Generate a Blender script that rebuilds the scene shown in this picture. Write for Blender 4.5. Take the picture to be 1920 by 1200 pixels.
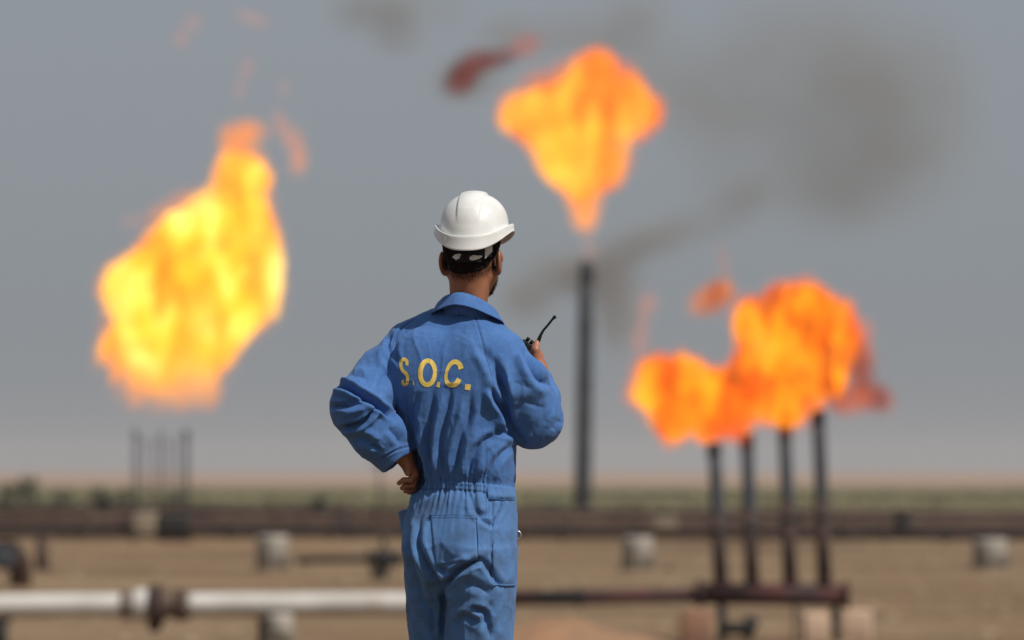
import bpy, bmesh, math, random
import numpy as np
from mathutils import Vector, Matrix
from mathutils.bvhtree import BVHTree

for o in list(bpy.data.objects):
    bpy.data.objects.remove(o)
scene = bpy.context.scene
COL = scene.collection
R = math.radians

# ------------------------------------------------------------------ camera
FPX = 200.0 / 36.0 * 1920.0       # focal length in photograph pixels
CAMZ, HORIZ = 1.05, 890.0         # eye height, horizon row
PD = 15.7                         # distance to the worker
cam_d = bpy.data.cameras.new('camera')
cam_d.lens = 200; cam_d.sensor_width = 36
cam_d.clip_start = 0.5; cam_d.clip_end = 30000
cam_d.dof.use_dof = True
cam_d.dof.focus_distance = PD - 0.1
cam_d.dof.aperture_fstop = 4.1
cam_d.dof.aperture_blades = 9
cam = bpy.data.objects.new('camera', cam_d)
COL.objects.link(cam)
cam.location = (0, 0, CAMZ)
cam.rotation_euler = (R(90) + math.atan((HORIZ - 600) / FPX), 0, 0)
scene.camera = cam

# ------------------------------------------------------------------ sky and sun
SUN_EL, SUN_AZ = 50.0, 130.0      # azimuth clockwise from +Y: behind the camera, to its right
world = bpy.data.worlds.new('World')
scene.world = world
world.use_nodes = True
wn = world.node_tree.nodes; wl = world.node_tree.links
wn.clear()
sky = wn.new('ShaderNodeTexSky'); sky.sky_type = 'NISHITA'; sky.sun_disc = False
sky.sun_elevation = R(SUN_EL); sky.sun_rotation = R(SUN_AZ)
sky.air_density = 1.0; sky.dust_density = 3.0; sky.ozone_density = 1.0; sky.altitude = 0
hsv = wn.new('ShaderNodeHueSaturation'); hsv.inputs['Saturation'].default_value = 0.55
tint = wn.new('ShaderNodeMix'); tint.data_type = 'RGBA'; tint.blend_type = 'MULTIPLY'
tint.inputs['Factor'].default_value = 1.0; tint.inputs['B'].default_value = (0.93, 1.0, 1.10, 1)
bg = wn.new('ShaderNodeBackground'); bg.inputs['Strength'].default_value = 0.085
wo = wn.new('ShaderNodeOutputWorld')
wl.new(sky.outputs[0], hsv.inputs['Color']); wl.new(hsv.outputs[0], tint.inputs['A'])
dusty = wn.new('ShaderNodeMix'); dusty.data_type = 'RGBA'; dusty.inputs['Factor'].default_value = 0.75
dusty.inputs['B'].default_value = (3.28, 3.62, 4.02, 1)      # even dust veil over the whole sky
wl.new(tint.outputs['Result'], dusty.inputs['A']); wl.new(dusty.outputs['Result'], bg.inputs['Color']); wl.new(bg.outputs[0], wo.inputs['Surface'])

sun_d = bpy.data.lights.new('sun', 'SUN')
sun_d.energy = 4.2; sun_d.angle = R(0.6); sun_d.color = (1.0, 0.95, 0.87)
sun = bpy.data.objects.new('sun', sun_d); COL.objects.link(sun)
sd = Vector((math.sin(R(SUN_AZ)) * math.cos(R(SUN_EL)), math.cos(R(SUN_AZ)) * math.cos(R(SUN_EL)), math.sin(R(SUN_EL))))
sun.rotation_euler = (-sd).to_track_quat('-Z', 'Y').to_euler()
sun.location = (20, -20, 60)

scene.view_settings.view_transform = 'Standard'
scene.view_settings.look = 'None'
scene.view_settings.exposure = 0.0
scene.view_settings.gamma = 1.0
scene.view_settings.use_curve_mapping = False
cy = scene.cycles
cy.use_denoising = True
cy.max_bounces = 8; cy.volume_bounces = 1; cy.transparent_max_bounces = 24
cy.sample_clamp_indirect = 4.0
cy.volume_step_rate = 1.0; cy.volume_max_steps = 128
cy.caustics_reflective = False; cy.caustics_refractive = False

# ------------------------------------------------------------------ helpers
def W(px, py, D):
    """photograph pixel at depth D metres -> world point"""
    return np.array([(px - 960.0) * D / FPX, D, CAMZ + (HORIZ - py) * D / FPX])

def S(px, py, v=0.0):
    return W(px, py, PD + v)

def link(o, parent=None):
    COL.objects.link(o)
    if parent is not None:
        o.parent = parent
    return o

def tag(o, label=None, cat=None, group=None, kind=None):
    if label: o['label'] = label
    if cat: o['category'] = cat
    if group: o['group'] = group
    if kind: o['kind'] = kind
    return o

def empty(name, loc):
    o = bpy.data.objects.new(name, None)
    o.empty_display_size = 0.2
    o.location = loc
    return link(o)

def mesh_np(name, verts, faces, mat=None, parent=None, origin=(0, 0, 0), smooth=True):
    """verts (n,3) world array, faces (m,3|4) array -> object whose mesh is relative to origin"""
    v = np.asarray(verts, dtype=np.float32) - np.asarray(origin, dtype=np.float32)
    f = np.asarray(faces, dtype=np.int32)
    me = bpy.data.meshes.new(name)
    k = f.shape[1]
    me.vertices.add(len(v)); me.vertices.foreach_set('co', v.ravel())
    me.loops.add(f.size); me.loops.foreach_set('vertex_index', f.ravel())
    me.polygons.add(len(f))
    me.polygons.foreach_set('loop_start', np.arange(0, f.size, k, dtype=np.int32))
    me.polygons.foreach_set('loop_total', np.full(len(f), k, dtype=np.int32))
    me.polygons.foreach_set('use_smooth', np.full(len(f), smooth))
    me.update(calc_edges=True); me.validate()
    if mat: me.materials.append(mat)
    o = bpy.data.objects.new(name, me)
    if parent is None:
        o.location = origin
    return link(o, parent)

class MB:
    """collects shapes into one mesh (coordinates relative to the parent)"""
    def __init__(s): s.v = []; s.f = []; s.sm = []
    def add(s, vs, fs, smooth=False):
        n = len(s.v); s.v += [tuple(map(float, p)) for p in vs]
        s.f += [tuple(i + n for i in f) for f in fs]; s.sm += [smooth] * len(fs)
        return s
    def box(s, lo, hi, jit=0.0, bev=0.0, rng=random):
        (x0, y0, z0), (x1, y1, z1) = lo, hi
        if bev <= 0:
            vs = [(x, y, z) for z in (z0, z1) for y in (y0, y1) for x in (x0, x1)]
            fs = [(0, 2, 3, 1), (4, 5, 7, 6), (0, 1, 5, 4), (2, 6, 7, 3), (0, 4, 6, 2), (1, 3, 7, 5)]
            return s.add(vs, fs)
        bm = bmesh.new(); bmesh.ops.create_cube(bm, size=1)
        for v in bm.verts:
            v.co = Vector(((x0 + x1) / 2 + v.co.x * (x1 - x0), (y0 + y1) / 2 + v.co.y * (y1 - y0), (z0 + z1) / 2 + v.co.z * (z1 - z0)))
            v.co += Vector((rng.uniform(-jit, jit), rng.uniform(-jit, jit), rng.uniform(-jit, jit)))
        bmesh.ops.bevel(bm, geom=list(bm.edges), offset=bev, segments=2, affect='EDGES', profile=0.5)
        bm.verts.index_update()
        s.add([v.co for v in bm.verts], [[v.index for v in f.verts] for f in bm.faces], True); bm.free()
        return s
    def tube(s, pts, rads, seg=16, cap=True, smooth=True):
        pts = [Vector(p) for p in pts]
        if not hasattr(rads, '__len__'): rads = [rads] * len(pts)
        rings = []; vs = []
        t0 = (pts[1] - pts[0]).normalized()
        up = Vector((0, 0, 1)) if abs(t0.z) < 0.9 else Vector((1, 0, 0))
        a = t0.cross(up).normalized()
        for i, p in enumerate(pts):
            t = (pts[min(i + 1, len(pts) - 1)] - pts[max(i - 1, 0)])
            if t.length < 1e-9: t = t0
            t.normalize()
            a = (a - t * a.dot(t)).normalized(); b = t.cross(a)
            for k in range(seg):
                c, sn = math.cos(2 * math.pi * k / seg), math.sin(2 * math.pi * k / seg)
                vs.append(p + (a * c + b * sn) * rads[i])
        fs = []
        for i in range(len(pts) - 1):
            for k in range(seg):
                k2 = (k + 1) % seg
                fs.append((i * seg + k, i * seg + k2, (i + 1) * seg + k2, (i + 1) * seg + k))
        s.add(vs, fs, smooth)
        if cap:
            n = len(s.v) - len(vs)
            s.f.append(tuple(n + k for k in reversed(range(seg)))); s.sm.append(False)
            s.f.append(tuple(n + (len(pts) - 1) * seg + k for k in range(seg))); s.sm.append(False)
        return s
    def ball(s, c, r, seg=16, rings=10, sc=(1, 1, 1)):
        vs = []; fs = []
        for i in range(rings + 1):
            th = math.pi * i / rings
            for k in range(seg):
                ph = 2 * math.pi * k / seg
                vs.append((c[0] + r * sc[0] * math.sin(th) * math.cos(ph), c[1] + r * sc[1] * math.sin(th) * math.sin(ph), c[2] + r * sc[2] * math.cos(th)))
        for i in range(rings):
            for k in range(seg):
                k2 = (k + 1) % seg
                fs.append((i * seg + k, (i + 1) * seg + k, (i + 1) * seg + k2, i * seg + k2))
        return s.add(vs, fs, True)
    def build(s, name, mat, parent=None, loc=None):
        me = bpy.data.meshes.new(name)
        me.from_pydata(s.v, [], s.f)
        me.polygons.foreach_set('use_smooth', s.sm)
        me.update()
        if mat: me.materials.append(mat)
        o = bpy.data.objects.new(name, me)
        if loc is not None: o.location = loc
        return link(o, parent)

def vnoise(p, seed=0):
    """smooth 3-D value noise in [-1,1], p (n,3)"""
    p = np.asarray(p, dtype=np.float64)
    i = np.floor(p).astype(np.int64); f = p - i
    u = f * f * f * (f * (f * 6 - 15) + 10)
    def h(ix, iy, iz):
        n = (ix * 374761393 + iy * 668265263 + iz * 2147483647 + seed * 974634777) & 0xFFFFFFFF
        n = ((n ^ (n >> 13)) * 1274126177) & 0xFFFFFFFF
        n = (n ^ (n >> 16)) & 0xFFFF
        return n / 32767.5 - 1.0
    out = 0
    for dx in (0, 1):
        wx = u[:, 0] if dx else 1 - u[:, 0]
        for dy in (0, 1):
            wy = u[:, 1] if dy else 1 - u[:, 1]
            for dz in (0, 1):
                wz = u[:, 2] if dz else 1 - u[:, 2]
                out = out + wx * wy * wz * h(i[:, 0] + dx, i[:, 1] + dy, i[:, 2] + dz)
    return out

def sstep(a, b, x):
    t = np.clip((x - a) / (b - a), 0, 1)
    return t * t * (3 - 2 * t)

class Field:
    """signed distance grid with smooth unions, meshed by surface nets"""
    def __init__(s, lo, hi, h):
        s.lo = np.array(lo, float); s.h = h
        s.n = np.ceil((np.array(hi) - s.lo) / h).astype(int) + 1
        s.a = np.full(s.n, 1.0, dtype=np.float32)
    def view(s, lo, hi):
        i0 = np.clip(np.floor((np.array(lo) - s.lo) / s.h).astype(int), 0, s.n)
        i1 = np.clip(np.ceil((np.array(hi) - s.lo) / s.h).astype(int) + 1, 0, s.n)
        sl = tuple(slice(a, b) for a, b in zip(i0, i1))
        ax = [(s.lo[k] + s.h * np.arange(i0[k], i1[k])).astype(np.float32) for k in range(3)]
        return sl, ax[0][:, None, None], ax[1][None, :, None], ax[2][None, None, :]
    def put(s, fn, lo, hi, k=0.02, mode='u'):
        m = k + 2 * s.h
        sl, X, Y, Z = s.view(np.array(lo) - m, np.array(hi) + m)
        if any(q.start >= q.stop for q in sl): return
        d = fn(X, Y, Z).astype(np.float32)
        a = s.a[sl]
        if mode == 'u':
            if k > 0:
                hh = np.clip(0.5 + 0.5 * (a - d) / k, 0, 1)
                s.a[sl] = a * (1 - hh) + d * hh - k * hh * (1 - hh)
            else: s.a[sl] = np.minimum(a, d)
        else:
            d = -d
            if k > 0:
                hh = np.clip(0.5 - 0.5 * (a - d) / k, 0, 1)
                s.a[sl] = a * (1 - hh) + d * hh + k * hh * (1 - hh)
            else: s.a[sl] = np.maximum(a, d)
    def cone(s, a, b, ra, rb, k=0.02, mode='u'):
        a = np.array(a, float); b = np.array(b, float); ba = b - a; L = max(ba @ ba, 1e-12); r = max(ra, rb)
        def fn(X, Y, Z):
            t = np.clip(((X - a[0]) * ba[0] + (Y - a[1]) * ba[1] + (Z - a[2]) * ba[2]) / L, 0, 1)
            return np.sqrt((X - a[0] - t * ba[0]) ** 2 + (Y - a[1] - t * ba[1]) ** 2 + (Z - a[2] - t * ba[2]) ** 2) - (ra + (rb - ra) * t)
        s.put(fn, np.minimum(a, b) - r, np.maximum(a, b) + r, k, mode)
    def chain(s, pts, rads, k=0.02, k0=None):
        for i in range(len(pts) - 1):
            s.cone(pts[i], pts[i + 1], rads[i], rads[i + 1], k if (i or k0 is None) else k0)
    def ell(s, c, r, M=None, k=0.02, mode='u'):
        """ellipsoid; M rows = local axes"""
        c = np.array(c, float); r = np.array(r, float); M = np.eye(3) if M is None else np.array(M, float)
        R_ = r.max()
        def fn(X, Y, Z):
            q = [(X - c[0]) * M[i, 0] + (Y - c[1]) * M[i, 1] + (Z - c[2]) * M[i, 2] for i in range(3)]
            k0 = np.sqrt(sum((q[i] / r[i]) ** 2 for i in range(3)))
            k1 = np.sqrt(sum((q[i] / r[i] ** 2) ** 2 for i in range(3))) + 1e-6
            return np.minimum(k0 * (k0 - 1) / k1, (k0 - 1) * R_)
        s.put(fn, c - R_, c + R_, k, mode)
    def loft(s, z, cx, cy_, a, b, th, n=2.2, k=0.02, shrink=0.0):
        """stack of super-ellipses along z; arrays ascending in z"""
        z = np.array(z); cs, sn = math.cos(th), math.sin(th)
        def fn(X, Y, Z):
            zz = np.clip(Z, z[0], z[-1])
            g = lambda arr: smooth_interp(zz.ravel(), z, np.array(arr)).reshape(Z.shape)
            A = g(a) - shrink; B = g(b) - shrink; dx = X - g(cx); dy = Y - g(cy_)
            u = np.abs(dx * cs - dy * sn) / A; w = np.abs(dx * sn + dy * cs) / B
            rho = (u ** n + w ** n + 1e-9) ** (1.0 / n)
            rad = np.sqrt(dx * dx + dy * dy) + 1e-6
            d = rad * (1 - 1 / np.maximum(rho, 1e-3))
            d = np.where(rho < 1, (rho - 1) * np.minimum(A, B), d)
            ez = np.maximum(z[0] - Z, Z - z[-1])
            return np.where(ez > 0, np.sqrt(np.maximum(d, 0) ** 2 + ez ** 2) + np.minimum(d, 0) * 0, np.maximum(d, -0.3))
        mr = max(np.max(a), np.max(b)) * 1.05
        lo = [np.min(cx) - mr, np.min(cy_) - mr, z[0]]; hi = [np.max(cx) + mr, np.max(cy_) + mr, z[-1]]
        s.put(fn, lo, hi, k)
    def warp(s, fn):
        sl, X, Y, Z = s.view(s.lo, s.lo + s.h * s.n)
        s.a += fn(X, Y, Z).astype(np.float32)
    def nets(s):
        a = s.a; ins = a < 0
        nx, ny, nz = a.shape
        c = np.zeros((nx - 1, ny - 1, nz - 1), dtype=np.uint8)
        for dx in (0, 1):
            for dy in (0, 1):
                for dz in (0, 1):
                    c += ins[dx:nx - 1 + dx, dy:ny - 1 + dy, dz:nz - 1 + dz]
        act = np.argwhere((c > 0) & (c < 8))
        idx = np.full(c.shape, -1, dtype=np.int32)
        idx[act[:, 0], act[:, 1], act[:, 2]] = np.arange(len(act))
        acc = np.zeros((len(act), 3)); cnt = np.zeros(len(act))
        corners = [(x, y, z) for x in (0, 1) for y in (0, 1) for z in (0, 1)]
        val = {q: a[act[:, 0] + q[0], act[:, 1] + q[1], act[:, 2] + q[2]].astype(float) for q in corners}
        for p in corners:
            for ax in range(3):
                if p[ax] == 0:
                    q = list(p); q[ax] = 1; q = tuple(q)
                    va, vb = val[p], val[q]
                    m = (va < 0) != (vb < 0)
                    t = np.where(m, va / np.where(m, va - vb, 1), 0)
                    pos = np.array(p, float)[None, :].repeat(len(act), 0); pos[:, ax] += t
                    acc += pos * m[:, None]; cnt += m
        V = s.lo + s.h * (act + acc / np.maximum(cnt, 1)[:, None])
        F = []
        for ax in range(3):
            b, cc = (ax + 1) % 3, (ax + 2) % 3
            sl0 = [slice(None)] * 3; sl1 = [slice(None)] * 3
            sl0[ax] = slice(0, -1); sl1[ax] = slice(1, None)
            i0 = ins[tuple(sl0)]; i1 = ins[tuple(sl1)]
            e = np.argwhere(i0 != i1)
            ok = (e[:, b] > 0) & (e[:, cc] > 0) & (e[:, b] < c.shape[b]) & (e[:, cc] < c.shape[cc])
            e = e[ok]
            flip = ~i0[e[:, 0], e[:, 1], e[:, 2]]
            def cell(ob, oc):
                q = e.copy(); q[:, b] += ob; q[:, cc] += oc
                return idx[q[:, 0], q[:, 1], q[:, 2]]
            quad = np.stack([cell(-1, -1), cell(0, -1), cell(0, 0), cell(-1, 0)], 1)
            quad[flip] = quad[flip][:, ::-1]
            F.append(quad)
        F = np.concatenate(F)
        F = F[(F >= 0).all(1)]
        return V, F

def smooth_interp(x, xp, fp):
    """monotone-ish cubic (Catmull-Rom) interpolation"""
    x = np.asarray(x, float); xp = np.asarray(xp, float); fp = np.asarray(fp, float)
    i = np.clip(np.searchsorted(xp, x) - 1, 0, len(xp) - 2)
    m = np.gradient(fp, xp)
    h = xp[i + 1] - xp[i]; t = np.clip((x - xp[i]) / h, 0, 1)
    t2, t3 = t * t, t * t * t
    return (2 * t3 - 3 * t2 + 1) * fp[i] + (t3 - 2 * t2 + t) * h * m[i] + (-2 * t3 + 3 * t2) * fp[i + 1] + (t3 - t2) * h * m[i + 1]

def vnormals(V, F):
    a = V[F[:, 2]] - V[F[:, 0]]; b = V[F[:, 3 if F.shape[1] == 4 else 1]] - V[F[:, 1 if F.shape[1] == 4 else 0]]
    n = np.cross(a, b)
    N = np.zeros_like(V)
    for k in range(F.shape[1]):
        for ax in range(3):
            N[:, ax] += np.bincount(F[:, k], n[:, ax], len(V))
    return N / (np.linalg.norm(N, axis=1)[:, None] + 1e-12)

def relax(V, F, it=1, lam=0.5):
    for _ in range(it):
        acc = np.zeros_like(V); cnt = np.zeros(len(V))
        k = F.shape[1]
        for j in range(k):
            a, b = F[:, j], F[:, (j + 1) % k]
            for ax in range(3):
                acc[:, ax] += np.bincount(a, V[b, ax], len(V)) + np.bincount(b, V[a, ax], len(V))
            cnt += np.bincount(a, None, len(V)) + np.bincount(b, None, len(V))
        V = V + lam * (acc / np.maximum(cnt, 1)[:, None] - V)
    return V

# ------------------------------------------------------------------ materials
def mat(name, c1, c2=None, scale=5.0, rough=0.7, metal=0.0, bump=0.0, bscale=None, detail=6.0, lo=0.35, hi=0.65, spec=0.5, c3=None, scale3=2.0, lo3=0.55, hi3=0.7, stretch=None, bdist=0.01):
    m = bpy.data.materials.new(name); m.use_nodes = True
    nt = m.node_tree; n = nt.nodes; l = nt.links
    b = n['Principled BSDF']
    b.inputs['Roughness'].default_value = rough; b.inputs['Metallic'].default_value = metal
    b.inputs['Specular IOR Level'].default_value = spec
    tc = n.new('ShaderNodeTexCoord'); co = tc.outputs['Object']
    if stretch:
        mp = n.new('ShaderNodeMapping'); mp.inputs['Scale'].default_value = stretch
        l.new(co, mp.inputs[0]); co = mp.outputs[0]
    def noise(sc, det=detail):
        t = n.new('ShaderNodeTexNoise'); t.inputs['Scale'].default_value = sc; t.inputs['Detail'].default_value = det
        t.inputs['Roughness'].default_value = 0.6
        l.new(co, t.inputs['Vector']); return t
    def ramp(src, a, b_):
        r = n.new('ShaderNodeMapRange'); r.inputs['From Min'].default_value = a; r.inputs['From Max'].default_value = b_
        r.interpolation_type = 'SMOOTHSTEP'
        l.new(src, r.inputs['Value']); return r.outputs[0]
    def mix(f, A, B):
        x = n.new('ShaderNodeMix'); x.data_type = 'RGBA'
        l.new(f, x.inputs['Factor'])
        for k, q in (('A', A), ('B', B)):
            if isinstance(q, tuple): x.inputs[k].default_value = (*q, 1)
            else: l.new(q, x.inputs[k])
        return x.outputs['Result']
    if c2 is None:
        b.inputs['Base Color'].default_value = (*c1, 1)
    else:
        col = mix(ramp(noise(scale).outputs[0], lo, hi), c1, c2)
        if c3 is not None:
            col = mix(ramp(noise(scale3).outputs[0], lo3, hi3), col, c3)
        l.new(col, b.inputs['Base Color'])
    if bump > 0:
        bp = n.new('ShaderNodeBump'); bp.inputs['Strength'].default_value = bump; bp.inputs['Distance'].default_value = bdist
        l.new(noise(bscale or scale * 4).outputs[0], bp.inputs['Height']); l.new(bp.outputs[0], b.inputs['Normal'])
    return m

M = {}
M['rust'] = mat('rusty_steel', (0.062, 0.034, 0.024), (0.10, 0.062, 0.044), 1.6, 0.85, bump=0.3, bscale=9, c3=(0.05, 0.033, 0.027), scale3=0.9)
M['rust_dark'] = mat('dark_rusty_steel', (0.026, 0.016, 0.013), (0.050, 0.028, 0.021), 1.4, 0.85, bump=0.3, bscale=9)
M['rust_pale'] = mat('pale_rusty_steel', (0.12, 0.075, 0.055), (0.17, 0.12, 0.09), 1.2, 0.85, bump=0.3, bscale=9)
M['red'] = mat('dark_red_oxide', (0.065, 0.016, 0.015), (0.028, 0.013, 0.012), 1.3, 0.8, bump=0.25, bscale=9, c3=(0.008, 0.007, 0.007), scale3=0.7, lo3=0.5, hi3=0.62)
M['char'] = mat('charred_steel', (0.010, 0.010, 0.011), (0.022, 0.019, 0.018), 2.0, 0.85, bump=0.3, bscale=10)
M['stack'] = mat('sooty_grey_steel', (0.050, 0.056, 0.066), (0.072, 0.079, 0.089), 1.0, 0.9, spec=0.12, bump=0.2, bscale=8, c3=(0.038, 0.037, 0.038), scale3=0.35, lo3=0.5, hi3=0.7)
M['whitepipe'] = mat('white_pipe_paint', (0.56, 0.53, 0.50), (0.45, 0.42, 0.385), 0.8, 0.6, bump=0.15, bscale=6, c3=(0.28, 0.2, 0.14), scale3=0.7, lo3=0.64, hi3=0.8)
M['tan_concrete'] = mat('tan_concrete', (0.24, 0.19, 0.135), (0.19, 0.15, 0.105), 2.5, 0.9, bump=0.4, bscale=14)
M['concrete'] = mat('pale_concrete', (0.37, 0.335, 0.29), (0.27, 0.24, 0.205), 2.5, 0.9, bump=0.4, bscale=14)
M['concrete_pink'] = mat('pinkish_concrete', (0.50, 0.35, 0.25), (0.38, 0.26, 0.18), 2.5, 0.9, bump=0.4, bscale=14)
M['brick_red'] = mat('reddish_masonry', (0.27, 0.14, 0.085), (0.20, 0.11, 0.07), 3.0, 0.9, bump=0.4, bscale=14)


# ------------------------------------------------------------------ ground: one sheet with the raised bank the worker stands on
GZ = -1.95
def gheight(x, y):
    x = np.asarray(x, float); y = np.asarray(y, float)
    top = (1 - sstep(19.0, 30.0, y)) * sstep(-60, -40, y) * (1 - sstep(14, 24, np.abs(x + 0.0)))
    z = GZ + top * (-GZ)
    p = np.stack([x.ravel(), y.ravel(), np.zeros(x.size)], 1)
    far = np.clip(1 - (y - 300) / 300, 0, 1)
    und = 0.05 * vnoise(p / 3.1, 3) + 0.09 * vnoise(p / 11.0, 4)
    z = z + (und * far.ravel()).reshape(z.shape) * np.where(top > 0.98, 0.12, 1.0)
    rise = sstep(1000, 3400, y) * 4.6
    return z + rise

def axis(segs):
    out = [segs[0][0]]
    for a, b, st in segs:
        k = max(1, int(round((b - a) / st))); out += list(a + (b - a) * np.arange(1, k + 1) / k)
    return np.array(out)
gx = axis([(-4000, -1000, 600), (-1000, -200, 100), (-200, -40, 20), (-40, 40, 0.6), (40, 200, 20), (200, 1000, 100), (1000, 4000, 600)])
gy = axis([(-80, -10, 10), (-10, 60, 0.8), (60, 320, 1.3), (320, 1000, 40), (1000, 9000, 500)])
GX, GY = np.meshgrid(gx, gy, indexing='ij')
GV = np.stack([GX.ravel(), GY.ravel(), gheight(GX, GY).ravel()], 1)
nx_, ny_ = len(gx), len(gy)
ii, jj = np.meshgrid(np.arange(nx_ - 1), np.arange(ny_ - 1), indexing='ij')
q0 = (ii * ny_ + jj).ravel()
GF = np.stack([q0, q0 + ny_, q0 + ny_ + 1, q0 + 1], 1)

def ground_material():
    m = bpy.data.materials.new('dry_earth'); m.use_nodes = True
    nt = m.node_tree; n = nt.nodes; l = nt.links; b = n['Principled BSDF']
    b.inputs['Roughness'].default_value = 0.95; b.inputs['Specular IOR Level'].default_value = 0.2
    tc = n.new('ShaderNodeTexCoord'); co = tc.outputs['Object']
    def noise(sc, det=6):
        t = n.new('ShaderNodeTexNoise'); t.inputs['Scale'].default_value = sc; t.inputs['Detail'].default_value = det
        l.new(co, t.inputs['Vector']); return t.outputs[0]
    def rng(src, a, c, x=0.0, y=1.0):
        r = n.new('ShaderNodeMapRange'); r.interpolation_type = 'SMOOTHSTEP'
        for k, q in (('From Min', a), ('From Max', c), ('To Min', x), ('To Max', y)): r.inputs[k].default_value = q
        l.new(src, r.inputs['Value']); return r.outputs[0]
    def mix(f, A, B):
        x = n.new('ShaderNodeMix'); x.data_type = 'RGBA'; l.new(f, x.inputs['Factor'])
        for k, q in (('A', A), ('B', B)):
            if isinstance(q, tuple): x.inputs[k].default_value = (*q, 1)
            else: l.new(q, x.inputs[k])
        return x.outputs['Result']
    def mul(a, c):
        x = n.new('ShaderNodeMath'); x.operation = 'MULTIPLY'; l.new(a, x.inputs[0])
        if isinstance(c, float): x.inputs[1].default_value = c
        else: l.new(c, x.inputs[1])
        return x.outputs[0]
    sep = n.new('ShaderNodeSeparateXYZ'); l.new(co, sep.inputs[0])
    c = mix(rng(noise(0.12), 0.38, 0.62), (0.190, 0.119, 0.064), (0.225, 0.150, 0.085))
    c = mix(rng(noise(0.9), 0.45, 0.7), c, (0.135, 0.086, 0.046))
    c = mix(mul(rng(noise(7.0), 0.5, 0.75), 0.5), c, (0.235, 0.18, 0.12))
    mpb = n.new('ShaderNodeMapping'); mpb.inputs['Scale'].default_value = (0.045, 0.11, 1); l.new(co, mpb.inputs[0])
    tb = n.new('ShaderNodeTexNoise'); tb.inputs['Scale'].default_value = 1.0; tb.inputs['Detail'].default_value = 5; l.new(mpb.outputs[0], tb.inputs['Vector'])
    c = mix(mul(rng(tb.outputs[0], 0.50, 0.66), 0.75), c, (0.105, 0.066, 0.036))      # darker patches, longer from side to side
    c = mix(mul(rng(tb.outputs[0], 0.46, 0.30), 0.6), c, (0.27, 0.19, 0.11))           # pale wind-blown sand
    # scrubby plain beyond the pipelines: dry grass between 380 m and 1700 m
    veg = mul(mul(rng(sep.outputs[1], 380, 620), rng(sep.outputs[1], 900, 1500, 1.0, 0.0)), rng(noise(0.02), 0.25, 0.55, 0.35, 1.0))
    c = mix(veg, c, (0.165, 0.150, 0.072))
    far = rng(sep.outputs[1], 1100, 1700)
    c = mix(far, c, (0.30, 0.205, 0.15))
    l.new(c, b.inputs['Base Color'])
    bp = n.new('ShaderNodeBump'); bp.inputs['Strength'].default_value = 0.6; bp.inputs['Distance'].default_value = 0.05
    l.new(noise(4.0, 8), bp.inputs['Height']); l.new(bp.outputs[0], b.inputs['Normal'])
    return m
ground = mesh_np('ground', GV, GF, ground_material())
tag(ground, 'dry tan desert plain with a raised bank', kind='structure')

# ------------------------------------------------------------------ haze: the dusty air over the plain
hz = MB().box((-4050, -120, -3.2), (4050, 9050, 46))
haze = hz.build('haze', None)
tag(haze, 'pale dusty haze over the plain', kind='stuff')
hm = bpy.data.materials.new('dusty_air'); hm.use_nodes = True
hm.node_tree.nodes.clear()
pv = hm.node_tree.nodes.new('ShaderNodeVolumePrincipled')
pv.inputs['Color'].default_value = (0.72, 0.73, 0.75, 1); pv.inputs['Density'].default_value = 0.00012
pv.inputs['Anisotropy'].default_value = 0.2
ho = hm.node_tree.nodes.new('ShaderNodeOutputMaterial')
hm.node_tree.links.new(pv.outputs[0], ho.inputs['Volume'])
haze.data.materials.append(hm)
haze.display_type = 'WIRE'

# ------------------------------------------------------------------ pipelines
rng = random.Random(7)
def gz(x, y): return float(gheight(np.array([x]), np.array([y]))[0])

def thing(name, label, cat, loc, group=None):
    e = empty(name, loc); return tag(e, label, cat, group)

def rel(p, o): return (p[0] - o[0], p[1] - o[1], p[2] - o[2])

def pipe_run(name, label, pxa, pya, pxb, pyb, D, dia_px, material, group=None, joints=()):
    a, b = W(pxa, pya, D), W(pxb, pyb, D)
    r = dia_px * D / FPX / 2
    o = (a + b) / 2; o[2] = GZ
    t = thing(name, label, 'pipe', o, group)
    n = 24
    pts = [rel(a + (b - a) * k / n + np.array([0, rng.uniform(-.02, .02), rng.uniform(-.015, .015)]), o) for k in range(n + 1)]
    MB().tube(pts, r, 18).build('pipe', material, t)
    d = (b - a) / np.linalg.norm(b - a)
    for px in joints:                      # weld collars
        f = (px - pxa) / (pxb - pxa); c = a + (b - a) * f
        MB().tube([rel(c - d * 0.08, o), rel(c + d * 0.08, o)], r * 1.18, 18).build('collar', M['rust_dark'], t)
    return t, o, r

RACK = 'rusty pipelines crossing behind the worker'
tA, oA, rA = pipe_run('pipeline', 'lowest and darkest brown pipeline resting on pale concrete supports', -260, 995, 2200, 1002, 178, 25, M['rust_dark'], RACK, (120, 620, 980, 1330, 1660))
tB, oB, rB = pipe_run('pipeline', 'thick mid-brown rusty pipeline just above the darkest one', -260, 972, 2200, 984, 196, 24, M['rust'], RACK, (380, 860, 1500))
tC, oC, rC = pipe_run('pipeline', 'thin uppermost brown pipeline against the green scrub', -260, 951, 2200, 967, 218, 17, M['rust_dark'], RACK, (420, 1120, 1760))
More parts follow.
